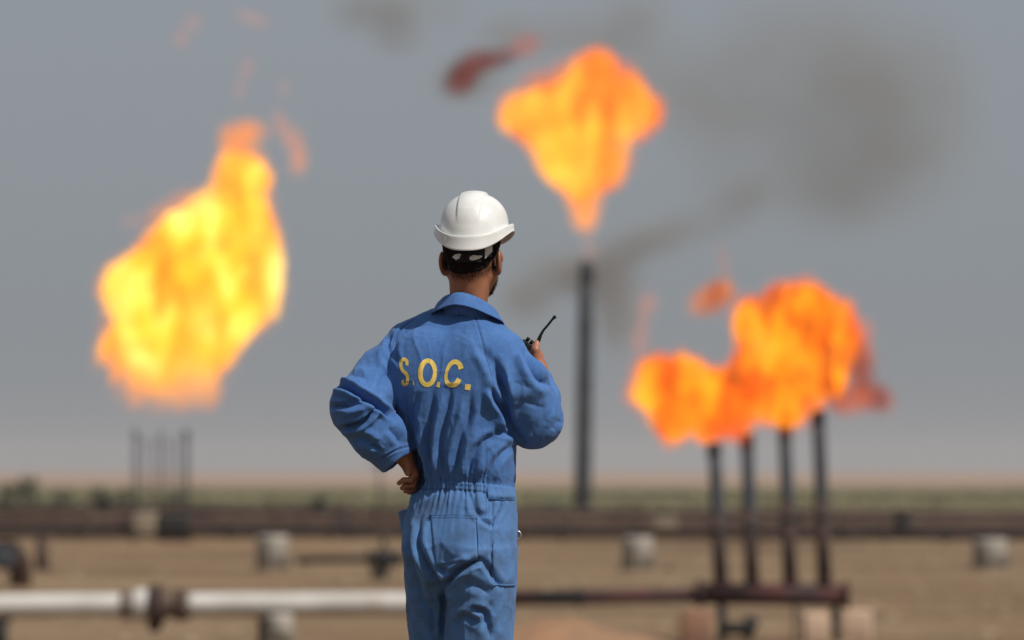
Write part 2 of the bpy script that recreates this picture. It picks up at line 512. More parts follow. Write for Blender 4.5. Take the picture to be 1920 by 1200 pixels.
# anchor clamps on the lowest pipe, small valves on the top pipe
for px, w, h, m in ((272, 44, 42, 'tan_concrete'), (1246, 44, 26, 'tan_concrete'), (327, 62, 30, 'char'), (236, 26, 26, 'rust_dark')):
    c = W(px, 981, 177); s = 177 / FPX
    MB().box(rel(c + np.array([-w * s / 2, -0.45, -h * s / 2]), oA), rel(c + np.array([w * s / 2, 0.35, h * s / 2]), oA), 0.03, 0.05, rng).build('anchor_collar', M[m], tA)
for px in (200, 600, 1693):
    c = W(px, 946 + (px - 200) * 0.01, 218) if px < 1000 else W(px, 980, 178)
    o_, t_ = (oC, tC) if px < 1000 else (oA, tA)
    v = MB(); v.tube([rel(c + np.array([0, 0, -0.3]), o_), rel(c + np.array([0, 0, 0.35]), o_)], 0.12, 12)
    v.tube([rel(c + np.array([0, 0, 0.33]), o_), rel(c + np.array([0, 0, 0.40]), o_)], 0.36, 16)
    v.tube([rel(c + np.array([-0.3, 0, -0.12]), o_), rel(c + np.array([0.3, 0, -0.12]), o_)], 0.25, 14)
    v.build('valve', M['char'], t_)

for k, px in enumerate((150, 432, 655, 868, 1052, 1420, 1578, 1772)):      # steel saddle straps and stub branches
    c = W(px, 995 + (px + 260) * 7 / 2460, 178)
    MB().tube([rel(c - np.array([.07, 0, 0]), oA), rel(c + np.array([.07, 0, 0]), oA)], rA * 1.25, 16).build('strap', M['char'], tA)
    if k % 2 == 0:
        MB().tube([rel(c + np.array([.3, 0, 0]), oA), rel(c + np.array([.3, 0, .62]), oA)], 0.085, 12).build('stub', M['rust'], tA)
        MB().tube([rel(c + np.array([.3, 0, .6]), oA), rel(c + np.array([.3, 0, .68]), oA)], 0.16, 12).build('stub_flange', M['rust_pale'], tA)
# concrete supports under the lowest pipeline: tapered pedestals
def pedestal(px, ytop, ybot, w_px, D, label, material='concrete', group='concrete supports under the pipelines', depth=1.0, yaw=0.8):
    base = W(px, ybot, D); s = D / FPX
    h = (ybot - ytop) * s; w = w_px * s
    g = gz(base[0], base[1]); h += base[2] - g
    o = (base[0], base[1], g - 0.05)
    t = thing('concrete_support', label, 'support', o, group); t.rotation_euler.z = yaw
    bm = MB()
    bm.box((-w * 0.56, -depth * 0.56, 0), (w * 0.56, depth * 0.56, 0.12), 0.02, 0.03, rng)
    bm.build('footing', M['tan_concrete'], t)
    vs = []; 
    for z, k in ((0.12, 0.47), (h * 0.9, 0.41), (h + 0.05, 0.41)):
        vs += [(-w * k, -depth * k, z), (w * k, -depth * k, z), (w * k, depth * k, z), (-w * k, depth * k, z)]
    bm2 = bmesh.new()
    V_ = [bm2.verts.new(p) for p in vs]
    for r_ in (0, 1):
        for k in range(4):
            bm2.faces.new((V_[r_ * 4 + k], V_[r_ * 4 + (k + 1) % 4], V_[r_ * 4 + 4 + (k + 1) % 4], V_[r_ * 4 + 4 + k]))
    bm2.faces.new(V_[3::-1]); bm2.faces.new(V_[8:12])
    bmesh.ops.bevel(bm2, geom=list(bm2.edges), offset=0.03, segments=2, affect='EDGES')
    bm2.verts.index_update()
    MB().add([v.co for v in bm2.verts], [[v.index for v in f.verts] for f in bm2.faces], True).build('pedestal', M[material], t)
    bm2.free()
    return t
pedestal(512, 1003, 1072, 56, 176, 'pale concrete support left of the worker, under the dark pipeline', depth=0.8)
pedestal(1196, 1006, 1066, 56, 176, 'pale concrete support between the worker and the four burner pipes', depth=0.8)
pedestal(1856, 1010, 1078, 60, 176, 'pale concrete support near the right edge under the dark pipeline', depth=0.9)
pedestal(525, 1150, 1212, 54, 99.6, 'beige concrete support under the white pipe', 'concrete', None, depth=0.45, yaw=0.3)

# ---- white pipeline in the foreground of the plain
D = 100.0
a, b = W(-420, 1137, D), W(862, 1131, D); o = (a + b) / 2; o[2] = GZ
t = thing('white_pipeline', 'whitish painted pipe with a flanged joint, lower left', 'pipe', o)
MB().tube([rel(a + (b - a) * k / 16 + np.array([0, 0, rng.uniform(-.006, .006)]), o) for k in range(17)], 0.205, 24).build('pipe', M['whitepipe'], t)
def onp(px): return a + (b - a) * ((px + 420) / (862 + 420))
dx = np.array([1.0, 0, 0])
hub = onp(266)
MB().ball(rel(hub, o), 0.29, 24, 14, (0.95, 1, 1)).build('valve_body', M['whitepipe'], t)
for px, r_, w_, m_ in ((237, 0.27, 0.05, 'rust_pale'), (291, 0.36, 0.075, 'rust_dark'), (303, 0.33, 0.05, 'rust'), (338, 0.30, 0.06, 'rust'), (349, 0.27, 0.05, 'rust_pale')):
    c = onp(px); fl = MB().tube([rel(c - dx * w_, o), rel(c + dx * w_, o)], r_, 24).build('flange', M[m_], t)
    bb = MB()
    for k in range(10):
        an = 2 * math.pi * k / 10
        q = c + np.array([0, math.cos(an) * r_ * 0.84, math.sin(an) * r_ * 0.84])
        bb.tube([rel(q - dx * (w_ + 0.04), o), rel(q + dx * (w_ + 0.04), o)], 0.022, 6)
    bb.build('bolts', M['char'], fl)['kind'] = 'stuff'
c = onp(318); MB().tube([rel(c - dx * 0.17, o), rel(c + dx * 0.17, o)], 0.225, 20).build('spool', M['rust_pale'], t)
c = onp(291); MB().ball(rel(c + np.array([0, 0, -0.36]), o), 0.13, 14, 8).build('drain_boss', M['rust_dark'], t)
c = onp(855); MB().tube([rel(c - dx * 0.06, o), rel(c + dx * 0.06, o)], 0.30, 24).build('flange', M['rust'], t)
# steel post under its left end
def post(px, ytop, D, r, label, material, group=None, arm=0.5):
    top = W(px, ytop, D); g = gz(top[0], D)
    o = (top[0], D, g); h = top[2] - g
    t = thing('steel_post', label, 'post', o, group)
    MB().tube([(0, 0, -0.1), (0, 0, h - 0.05)], r, 12).build('shaft', M[material], t)
    MB().box((-arm / 2, -0.09, h - 0.05), (arm / 2, 0.09, h), 0, 0.01).build('saddle', M[material], t)
    MB().box((-r * 2.2, -r * 2.2, 0), (r * 2.2, r * 2.2, 0.05), 0, 0.008).build('base_plate', M[material], t)
    return t
post(2, 1158, 100, 0.13, 'dark steel post under the white pipe at the left edge', 'char', None, 0.4)
post(80, 1005, 177, 0.21, 'brown steel post under the dark pipeline, left of the flare cluster', 'rust', None, 0.9)
post(492, 1158, 100.4, 0.07, 'thin dark post beside the beige support of the white pipe', 'rust_dark', None, 0.2)
# open pipe end at left edge, pointing towards the viewer
c = W(12, 1040, 150); g = gz(c[0], 150)
t = thing('pipe_stub', 'grey flanged pipe end at the left edge of the plain', 'pipe', (c[0], 150, g))
ho_ = c[2] - g
MB().tube([(0, 0.0, ho_), (0.1, 1.6, ho_), (0.2, 2.0, ho_ - 0.3), (0.2, 2.1, -0.1)], 0.30, 18).build('pipe', M['rust'], t)
MB().tube([(0, -0.05, ho_), (0, 0.06, ho_)], 0.42, 22).build('flange', M['rust_dark'], t)
MB().tube([(0, -0.10, ho_), (0, -0.045, ho_)], 0.28, 20).build('blind_cover', M['stack'], t)
# branch line with a dark valve just left of the worker
c0, c1 = W(556, 1052, 160), W(742, 1048, 160); g = gz(c1[0], 160)
o = (c1[0], 160, g)
t = thing('branch_line', 'thin dark branch pipe with a black valve beside the worker', 'pipe', o)
MB().tube([rel(c0, o), rel((c0 + c1) / 2 + np.array([0, 0, .02]), o), rel(c1, o), rel(W(960, 1047, 160), o)], 0.10, 12).build('pipe', M['char'], t)
cv = W(720, 1047, 160)
MB().ball(rel(cv, o), 0.36, 18, 10, (1.05, 0.9, 0.8)).build('valve_body', M['char'], t)
MB().tube([rel(cv + np.array([-.45, 0, 0]), o), rel(cv + np.array([-.35, 0, 0]), o)], 0.26, 16).build('flange', M['char'], t)
MB().tube([rel(cv + np.array([.35, 0, 0]), o), rel(cv + np.array([.45, 0, 0]), o)], 0.26, 16).build('flange', M['char'], t)
MB().tube([rel(cv + np.array([0, 0, .2]), o), rel(cv + np.array([0, 0, .75]), o)], 0.06, 10).build('valve_stem', M['char'], t)
hw = MB()
ring = [rel(cv + np.array([0.28 * math.cos(k * math.pi / 8), 0.28 * math.sin(k * math.pi / 8), 0.75]), o) for k in range(17)]
hw.tube(ring, 0.03, 8, False)
for k in range(4): hw.tube([rel(cv + np.array([0, 0, .75]), o), ring[k * 4]], 0.02, 6)
hw.build('hand_wheel', M['rust'], t)
MB().box((-0.7, -0.2, -0.1), (-0.4, 0.2, ho_ * 0.4), 0.01, 0.02, rng).build('foot_block', M['rust_dark'], t)
MB().box(rel((cv[0] - .12, 159.85, g - .1), o), rel((cv[0] + .12, 160.15, cv[2] - .25), o), 0, 0.02).build('leg', M['char'], t)

# ------------------------------------------------------------------ flares
# right: header on legs with four burner pipes
D = 103.0; s = D / FPX
hl, hr = W(1312, 1112, D), W(1588, 1116, D)
o = np.array([(hl[0] + hr[0]) / 2, D, gz((hl[0] + hr[0]) / 2, D)])
t = thing('flare_burner', 'dark red header pipe carrying four upright grey burner pipes', 'flare', o)
hd = MB().tube([rel(hl, o), rel(hr, o)], 0.20, 22).build('header_pipe', M['red'], t)
MB().tube([rel(hr - dx * 0.05, o), rel(hr + dx * 0.03, o)], 0.27, 22).build('end_flange', M['red'], t)
MB().tube([rel(hl - dx * 0.06, o), rel(hl + dx * 0.06, o)], 0.25, 22).build('flange', M['red'], t)
feed0 = W(866, 1122, D)
MB().tube([rel(feed0, o), rel(W(1100, 1120, D), o), rel(W(1310, 1116, D), o)], 0.145, 18).build('feed_pipe', M['red'], t)
cc = W(1085, 1120, D); MB().tube([rel(cc - dx * .05, o), rel(cc + dx * .05, o)], 0.17, 18).build('flange', M['red'], t)
for bx, tx, ty in ((1352, 1339, 832), (1411, 1400, 815), (1482, 1470, 778), (1546, 1534, 772)):
    p0 = W(bx, 1112, D); p1 = W(tx, ty, D)
    bp = MB().tube([rel(p0, o), rel(p0 + (p1 - p0) * 0.5 + np.array([0.01, 0, 0]), o), rel(p1, o)], [0.120, 0.124, 0.128], 18).build('burner_pipe', M['stack'], t)
    MB().tube([rel(p1 - np.array([0, 0, .22]), o), rel(p1 + np.array([0, 0, .02]), o)], 0.136, 18).build('burner_tip', M['stack'], bp)
    MB().tube([rel(p0, o), rel(p0 + (p1 - p0) * 0.52, o)], 0.131, 18).build('lower_sleeve', M['rust_dark'], bp)
    MB().tube([rel(p0 + np.array([0, 0, .17]), o), rel(p0 + np.array([0, 0, .25]), o)], 0.16, 18).build('collar', M['red'], bp)
    q = p0 + (p1 - p0) * 0.40
    MB().tube([rel(q, o), rel(q + np.array([0, 0, .1]), o)], 0.14, 18).build('collar', M['char'], bp)
def leg(px, w, lo_off=0.0, hi_py=1130, m='char', yoff=0.0):
    p = W(px, hi_py, D); g = gz(p[0], D)
    MB().box(rel((p[0] - w / 2, D - 0.1 + yoff, g - 0.1), o), rel((p[0] + w / 2, D + 0.1 + yoff, p[2]), o), 0, 0.01).build('leg', M[m], t)
leg(1353, 0.16); leg(1566, 0.13); leg(1490, 0.05, m='rust_dark')
c = W(1395, 1176, D)
br = MB().tube([rel(W(1353, 1178, D), o), rel(W(1415, 1178, D), o)], 0.115, 16).build('drain_pipe', M['char'], t)
MB().tube([rel(c + np.array([.0, 0, -.18]), o), rel(c + np.array([.16, 0, .18]), o)], 0.14, 16).build('drain_valve', M['char'], t)

def block(px0, px1, ytop, D, label, material, name='concrete_block', cat='block', depth=0.5, yaw=0.0):
    c = W((px0 + px1) / 2, ytop, D); w = (px1 - px0) * D / FPX; g = gz(c[0], D)
    h = c[2] - g
    ob = MB().box((-w / 2, -depth / 2, -0.1), (w / 2, depth / 2, h), 0.02, 0.035, rng).build(name, M[material], None, (c[0], D, g))
    ob.rotation_euler.z = yaw
    return tag(ob, label, cat)
block(1276, 1334, 1143, 102.2, 'reddish masonry block left of the burner header legs', 'brick_red')
block(1504, 1552, 1146, 102.0, 'pinkish concrete block directly left of the leg under the header end', 'concrete_pink', yaw=0.1)
block(1580, 1632, 1142, 102.3, 'pinkish concrete block directly right of the leg under the header end', 'concrete_pink', yaw=-0.12)

# left: cluster of thin vent pipes on a dark box
D = 255.0; s = D / FPX
c = W(326, 1002, D); g = gz(c[0], D); o = np.array([W(304, 0, D)[0], D, g])
t = thing('flare_cluster', 'cluster of thin grey burner pipes below the big yellow flame', 'flare', o)
bx0 = W(296, 971, D); bx1 = W(357, 971, D)
MB().box(rel((bx0[0], D - .8, g - .1), o), rel((bx1[0], D + .8, bx0[2]), o), 0.01, 0.05, rng).build('manifold_box', M['char'], t)
MB().tube([rel(W(246, 985, D), o), rel(W(364, 985, D), o)], 0.26, 16).build('header_pipe', M['char'], t)
for px, ty, rr in ((252, 806, 0.05), (259, 812, 0.04), (275, 822, 0.04), (289, 826, 0.035), (303, 810, 0.06), (318, 828, 0.035), (332, 818, 0.045), (346, 806, 0.05), (354, 808, 0.05)):
    p0 = W(px, 985, D); p1 = W(px + rng.uniform(-1.5, 1.5), ty, D)
    rr *= 1.1
    bp = MB().tube([rel(p0, o), rel(p1, o)], rr, 12).build('burner_pipe', M['stack'], t)
    MB().tube([rel(p1 - np.array([0, 0, .35]), o), rel(p1 + np.array([0, 0, .03]), o)], rr * 1.2, 12).build('burner_tip', M['stack'], bp)
MB().box(rel(W(250, 990, D) - np.array([.1, .1, 1.5]), o), rel(W(252, 985, D) + np.array([.1, .1, 0]), o)).build('leg', M['char'], t)

# centre: tall flare stack
D = 427.0
p0 = W(1091, 970, D); p1 = W(1100, 492, D); g = gz(p0[0], D)
o = np.array([p0[0], D, g])
t = thing('flare_stack', 'tall grey flare stack behind the worker, right of his head', 'flare stack', o)
pts = [np.array([p0[0], D, g - .2])] + [p0 + (p1 - p0) * k / 6 for k in range(1, 7)]
sh = MB().tube([rel(p, o) for p in pts], [0.62, 0.60, 0.58, 0.56, 0.53, 0.50, 0.48], 24).build('shaft', M['stack'], t)
dv = (p1 - p0) / np.linalg.norm(p1 - p0)
for f_ in (0.25, 0.5, 0.75):
    q = p0 + (p1 - p0) * f_
    MB().tube([rel(q, o), rel(q + dv * .16, o)], 0.66, 24).build('flange', M['stack'], sh)
MB().tube([rel(p1 - dv * 1.6, o), rel(p1 - dv * .3, o), rel(p1 + dv * .1, o)], [0.52, 0.56, 0.52], 24).build('flare_tip', M['stack'], t)
pi_ = MB()
for k in range(3):
    an = 2 * math.pi * k / 3 + .4; off = np.array([math.cos(an) * .72, math.sin(an) * .72, 0])
    pi_.tube([rel(p0 + off, o), rel(p1 + off * .9, o)], 0.045, 8)
pi_.build('pilot_pipes', M['stack'], t)['kind'] = 'stuff'
MB().tube([(0, 0, -0.1), (0, 0, 0.5)], 1.4, 24).build('base_plinth', M['concrete'], t)
# far thin pole, left of the worker
p = W(712, 884, 520); g = gz(p[0], 520)
t = thing('far_pole', 'thin distant pole just left of the worker at the horizon', 'pole', (p[0], 520, g))
MB().tube([(0, 0, -.1), (0, 0, p[2] - g + 1.2)], [0.17, 0.12], 10).build('shaft', M['stack'], t)
MB().box((-.9, -.08, p[2] - g + .5), (.9, .08, p[2] - g + .7)).build('crossarm', M['rust_dark'], t)

# orange spoil heap right of the worker
def heap(px0, px1, ytop, D, label, material, depth, name='soil_heap', seed=1):
    x0, x1 = W(px0, 0, D)[0], W(px1, 0, D)[0]; c = (x0 + x1) / 2; w = (x1 - x0) / 2
    h = W(0, ytop, D)[2] - GZ
    n, m_ = 60, 34
    vs = []; fs = []
    U, V_ = np.meshgrid(np.linspace(-1.15, 1.15, n), np.linspace(-1.15, 1.15, m_), indexing='ij')
    rad = np.sqrt(U ** 2 + V_ ** 2)
    P = np.stack([U.ravel() * w, V_.ravel() * depth, np.zeros(n * m_)], 1)
    nz = vnoise(P / 0.55 + seed * 7.3, seed) * 0.16 + vnoise(P / 0.16 + 3, seed) * 0.05
    z = h * (np.maximum(0, 1 - rad.ravel()) ** 0.8) * (1 + nz) - 0.12
    vs = np.stack([P[:, 0], P[:, 1], z], 1)
    i_, j_ = np.meshgrid(np.arange(n - 1), np.arange(m_ - 1), indexing='ij'); q = (i_ * m_ + j_).ravel()
    F = np.stack([q, q + m_, q + m_ + 1, q + 1], 1)
    g = gz(c, D)
    ob = mesh_np(name, vs + np.array([c, D, g]), F, material, None, (c, D, g))
    return tag(ob, label, 'soil heap')
M['orange_soil'] = mat('orange_soil', (0.30, 0.155, 0.078), (0.24, 0.14, 0.08), 1.5, 0.95, bump=0.6, bscale=9, bdist=0.04)
heap(780, 1330, 1148, 97, 'low heap of orange soil right of the worker', M['orange_soil'], 2.2, seed=2)

# ------------------------------------------------------------------ scrub on the far plain
M['leaf'] = mat('scrub_leaf', (0.12, 0.12, 0.066), (0.155, 0.15, 0.085), 0.5, 0.8)
M['leaf_dry'] = mat('dry_scrub_leaf', (0.21, 0.185, 0.10), (0.155, 0.15, 0.075), 0.5, 0.85)
M['stem'] = mat('woody_stem', (0.09, 0.065, 0.045), (0.06, 0.045, 0.03), 3.0, 0.9)
def leaf_tris(c, w, d, h, n, r, size):
    """n random leaf quads filling a dome"""
    P = r.normal(size=(n, 3)); P /= np.linalg.norm(P, axis=1)[:, None]
    P *= (r.random(n) ** 0.45)[:, None]
    P[:, 2] = np.abs(P[:, 2])
    P = P * np.array([w, d, h]) + np.array(c)
    lump = 0.75 + 0.25 * vnoise(P * 1.7 + 11.0, 5)
    P = np.array(c) + (P - np.array(c)) * lump[:, None]
    A = r.normal(size=(n, 3)); A /= np.linalg.norm(A, axis=1)[:, None]
    B = np.cross(A, r.normal(size=(n, 3))); B /= np.linalg.norm(B, axis=1)[:, None]
    sz = size * (0.6 + 0.8 * r.random(n))[:, None]
    V = np.concatenate([P - A * sz, P + B * sz * .5, P + A * sz, P - B * sz * .5])
    i = np.arange(n)
    return V, np.stack([i, i + n, i + 2 * n, i + 3 * n], 1)
nr = np.random.default_rng(5)
def shrub(px, D, w_px, h_px, label, n=420):
    s = D / FPX; x = W(px, 0, D)[0]; g = gz(x, D)
    t = thing('shrub', label, 'shrub', (x, D, g), 'dark green shrubs on the far plain')
    w, h = w_px * s / 2, h_px * s
    V, F = leaf_tris((0, 0, h * 0.12), w, w, h * 0.88, n, nr, 0.09 * h + 0.05)
    mesh_np('foliage', V, F, M['leaf'], t, smooth=False)
    st = MB()
    for k in range(5):
        an = k * 1.257; st.tube([(0, 0, -.05), (math.cos(an) * w * .3, math.sin(an) * w * .3, h * .35), (math.cos(an) * w * .6, math.sin(an) * w * .6, h * .75)], [.06, .04, .02], 6)
    st.build('stem', M['stem'], t)
shrub(16, 520, 44, 60, 'round dark shrub at the left edge of the far plain')
shrub(52, 545, 56, 66, 'tallest dark shrub near the left edge of the far plain')
shrub(120, 560, 60, 38, 'low wide shrub between the left edge and the flare cluster')
shrub(182, 500, 44, 56, 'dark shrub on the far plain nearest left of the flare cluster')
shrub(232, 500, 34, 52, 'narrow dark shrub touching the left side of the flare cluster')
shrub(338, 540, 60, 36, 'low shrub just right of the flare cluster')
shrub(1035, 470, 110, 30, 'low wide grey-green shrub between the worker and the tall stack')
shrub(1540, 520, 40, 42, 'small dark shrub behind the rightmost burner pipe')
VV, FF, nb = [], [], 0
for k in range(2600):
    Dk = 520 * (2.1 ** nr.random()); px = nr.uniform(-160, 2080); x = W(px, 0, Dk)[0]
    hgt = nr.uniform(0.35, 0.95); wd = nr.uniform(0.5, 1.6)
    V, F = leaf_tris((x, Dk, GZ), wd, wd, hgt, 16, nr, 0.28)
    VV.append(V); FF.append(F + nb); nb += len(V)
sc = mesh_np('scrub', np.concatenate(VV), np.concatenate(FF), M['leaf_dry'], smooth=False)
tag(sc, 'band of low dry green scrub on the far plain', kind='stuff')
# stones and clods scattered over the plain
VV, FF, nb = [], [], 0
ico = bmesh.new(); bmesh.ops.create_icosphere(ico, subdivisions=1, radius=1.0)
iv = np.array([v.co[:] for v in ico.verts]); ico.verts.index_update(); ifc = np.array([[v.index for v in f.verts] for f in ico.faces]); ico.free()
for k in range(2200):
    Dk = 62 * (5.0 ** nr.random()); x = W(nr.uniform(-120, 2040), 0, Dk)[0]
    r_ = 0.03 + 0.12 * nr.random() ** 4
    V = iv * (r_ * nr.uniform(.7, 1.3, (len(iv), 1))) * np.array([1.2, 1, .7]) + np.array([x, Dk, gz(x, Dk)])
    VV.append(V); FF.append(ifc + nb); nb += len(V)
cl = mesh_np('stones', np.concatenate(VV), np.concatenate(FF), mat('stone', (0.30, 0.23, 0.15), (0.22, 0.16, 0.1), 0.8, 0.9), smooth=False)
tag(cl, 'small stones and clods scattered over the dry plain', kind='stuff')

# ------------------------------------------------------------------ flames
def soft_density(n, l, coord, blobs, D, origin, thick, inner=0.0):
    """sum of ellipsoidal falloffs (same blobs as gas()), 0..1, in the object's own coordinates"""
    s = D / FPX; tot = None
    for b in blobs:
        c = W(b[0], b[1], D + (b[4] if len(b) > 4 else 0.0)) - np.array(origin)
        mp = n.new('ShaderNodeMapping'); mp.vector_type = 'TEXTURE'
        mp.inputs['Location'].default_value = tuple(c); mp.inputs['Rotation'].default_value = (0, -R(b[5]) if len(b) > 5 else 0, 0)
        mp.inputs['Scale'].default_value = (b[2] * s, thick * min(b[2], b[3]) * s, b[3] * s)
        l.new(coord, mp.inputs[0])
        ln = n.new('ShaderNodeVectorMath'); ln.operation = 'LENGTH'; l.new(mp.outputs[0], ln.inputs[0])
        r = n.new('ShaderNodeMapRange'); r.interpolation_type = 'SMOOTHSTEP'
        for k, q in (('From Min', 1.0), ('From Max', inner), ('To Min', 0.0), ('To Max', 1.0)): r.inputs[k].default_value = q
        l.new(ln.outputs['Value'], r.inputs['Value'])
        if tot is None: tot = r.outputs[0]
        else:
            a = n.new('ShaderNodeMath'); a.operation = 'ADD'; l.new(tot, a.inputs[0]); l.new(r.outputs[0], a.inputs[1]); tot = a.outputs[0]
    m = n.new('ShaderNodeMath'); m.operation = 'MINIMUM'; m.inputs[1].default_value = 1.3; l.new(tot, m.inputs[0])
    return m.outputs[0]

def flame_material(name, S_lo, S_hi, dens, nscale, seed=0.0, lo=0.4, hi=0.62, hole=0.0, S_dark=None, dark_lo=0.6, dark_hi=0.75, vstretch=0.55, hole_w=0.2, root=None, soft=None, S_hot=None, hot_lo=0.56, hot_hi=0.70):
    """glowing gas: source colours S (emission / extinction), extinction dens per metre"""
    m = bpy.data.materials.new(name); m.use_nodes = True
    nt = m.node_tree; n = nt.nodes; l = nt.links; n.clear()
    out = n.new('ShaderNodeOutputMaterial')
    tc = n.new('ShaderNodeTexCoord')
    mp = n.new('ShaderNodeMapping'); mp.inputs['Location'].default_value = (seed, seed * 1.7, seed * 2.3); mp.inputs['Scale'].default_value = (1, 1, vstretch)
    l.new(tc.outputs['Object'], mp.inputs[0])
    def noise(sc, det, dist=0.0):
        t = n.new('ShaderNodeTexNoise'); t.inputs['Scale'].default_value = sc; t.inputs['Detail'].default_value = det
        t.inputs['Distortion'].default_value = dist
        l.new(mp.outputs[0], t.inputs['Vector']); return t.outputs[0]
    def rngn(src, a, b, x=0.0, y=1.0):
        r = n.new('ShaderNodeMapRange'); r.interpolation_type = 'SMOOTHSTEP'
        for k, q in (('From Min', a), ('From Max', b), ('To Min', x), ('To Max', y)): r.inputs[k].default_value = q
        l.new(src, r.inputs['Value']); return r.outputs[0]
    n1 = noise(nscale, 3.0, 0.4)
    mx = n.new('ShaderNodeMix'); mx.data_type = 'RGBA'
    mx.inputs['A'].default_value = (*S_lo, 1); mx.inputs['B'].default_value = (*S_hi, 1)
    l.new(rngn(n1, lo, hi), mx.inputs['Factor']); col = mx.outputs['Result']
    if S_hot is not None:                     # blown-out hottest pockets
        m3 = n.new('ShaderNodeMix'); m3.data_type = 'RGBA'; l.new(rngn(n1, hot_lo, hot_hi), m3.inputs['Factor'])
        l.new(col, m3.inputs['A']); m3.inputs['B'].default_value = (*S_hot, 1); col = m3.outputs['Result']
    if S_dark is not None:
        n2 = noise(nscale * 1.3 + 0.013, 2.0, 0.2)
        m2 = n.new('ShaderNodeMix'); m2.data_type = 'RGBA'; l.new(rngn(n2, dark_lo, dark_hi), m2.inputs['Factor'])
        l.new(col, m2.inputs['A']); m2.inputs['B'].default_value = (*S_dark, 1); col = m2.outputs['Result']
    if hole > 0:
        n3 = noise(nscale * 0.9 + 0.1, 3.0)
        d = rngn(n3, hole - hole_w / 2, hole + hole_w / 2, 0.0, dens)
    else:
        v = n.new('ShaderNodeValue'); v.outputs[0].default_value = dens; d = v.outputs[0]
    if soft is not None:
        so = soft_density(n, l, tc.outputs['Object'], *soft)
        dm = n.new('ShaderNodeMath'); dm.operation = 'MULTIPLY'; l.new(d, dm.inputs[0]); l.new(so, dm.inputs[1]); d = dm.outputs[0]
    if root is not None:                      # thin, cooler gas where the flame leaves the burner: (z0, z1, density factor, colour)
        sp = n.new('ShaderNodeSeparateXYZ'); l.new(tc.outputs['Object'], sp.inputs[0])
        dm = n.new('ShaderNodeMath'); dm.operation = 'MULTIPLY'; l.new(d, dm.inputs[0]); l.new(rngn(sp.outputs[2], root[0], root[1], root[2], 1.0), dm.inputs[1]); d = dm.outputs[0]
        m4 = n.new('ShaderNodeMix'); m4.data_type = 'RGBA'; l.new(rngn(sp.outputs[2], root[0], root[1]), m4.inputs['Factor'])
        m4.inputs['A'].default_value = (*root[3], 1); l.new(col, m4.inputs['B']); col = m4.outputs['Result']
    ab = n.new('ShaderNodeVolumeAbsorption'); ab.inputs['Color'].default_value = (0, 0, 0, 1); l.new(d, ab.inputs['Density'])
    em = n.new('ShaderNodeEmission'); l.new(col, em.inputs['Color']); l.new(d, em.inputs['Strength'])
    ad = n.new('ShaderNodeAddShader'); l.new(ab.outputs[0], ad.inputs[0]); l.new(em.outputs[0], ad.inputs[1])
    l.new(ad.outputs[0], out.inputs['Volume'])
    return m

def fringe(blobs, grow, *a, **k):
    """thin cooler gas round a flame body"""
    return gas('flame_fringe', [tuple([b[0], b[1], b[2] + grow, b[3] + grow]) + tuple(b[4:]) for b in blobs], *a, **k)

def gas(name, blobs, D, material, parent, origin, h_px=7, wob=0.25, wpx=45, thick=0.8, seed=1, k_px=22, lean=0.0):
    """closed lumpy hull from ellipses given in photograph pixels at depth D (x, y, rx, ry[, dy_m[, tilt deg]])"""
    s = D / FPX
    C = np.array([W(b[0], b[1], D) for b in blobs]); Rm = max(max(b[2], b[3]) for b in blobs) * s * 1.25
    mg = 3 * h_px * s
    lo = C.min(0); hi = C.max(0); ex = np.array([max(max(b[2], b[3]) for b in blobs) * s * 1.35 + mg] * 3)
    F_ = Field(lo - ex, hi + ex, h_px * s)
    F_.a += 50
    for b in blobs:
        c = W(b[0], b[1], D + (b[4] if len(b) > 4 else 0.0))
        an = R(b[5]) if len(b) > 5 else 0.0
        Mx = [[math.cos(an), 0, math.sin(an)], [0, 1, 0], [-math.sin(an), 0, math.cos(an)]]
        F_.ell(c, np.array([b[2], thick * min(b[2], b[3]) if b[2] != b[3] else thick * b[2], b[3]]) * s, Mx, k=k_px * s)
    w = wpx * s
    def wf(X, Y, Z):
        P = np.stack([np.broadcast_to(q, np.broadcast_shapes(X.shape, Y.shape, Z.shape)).ravel() for q in (X, Y, Z)], 1)
        near = F_.a.ravel() < w
        out = np.zeros(len(P))
        Q = P[near] * np.array([1, 1, .55]) + np.array([.35, 0, 0]) * P[near][:, 2:3] * lean
        out[near] = (vnoise(Q / w + seed * 3.3, seed) + 0.6 * vnoise(Q / (w * .45) + seed, seed + 1) + 0.34 * vnoise(Q / (w * .2) + seed, seed + 2)) * w * wob
        return out.reshape(F_.a.shape)
    F_.warp(wf)
    V, F = F_.nets()
    V = relax(V, F, 2)
    return mesh_np(name, V, F, material, parent, origin)

def wisp(blobs, D, parent, origin, S_lo, S_hi, dens, nscale, seed, hole=0.40, hole_w=0.3, grow=1.6, name='flame_wisp', S_dark=None):
    B = [tuple([b[0], b[1], b[2] * grow, b[3] * grow]) + tuple(b[4:]) for b in blobs]
    m = flame_material(name + '_fire', S_lo, S_hi, dens * 1.5, nscale, seed, hole=hole, hole_w=hole_w, S_dark=S_dark, soft=(B, D, origin, 0.9))
    H_ = [tuple([b[0], b[1], b[2] * 1.02, b[3] * 1.02]) + tuple(b[4:]) for b in B]
    return gas(name, H_, D, m, parent, origin, 6, 0.0, 30, 0.92, int(seed), 8)

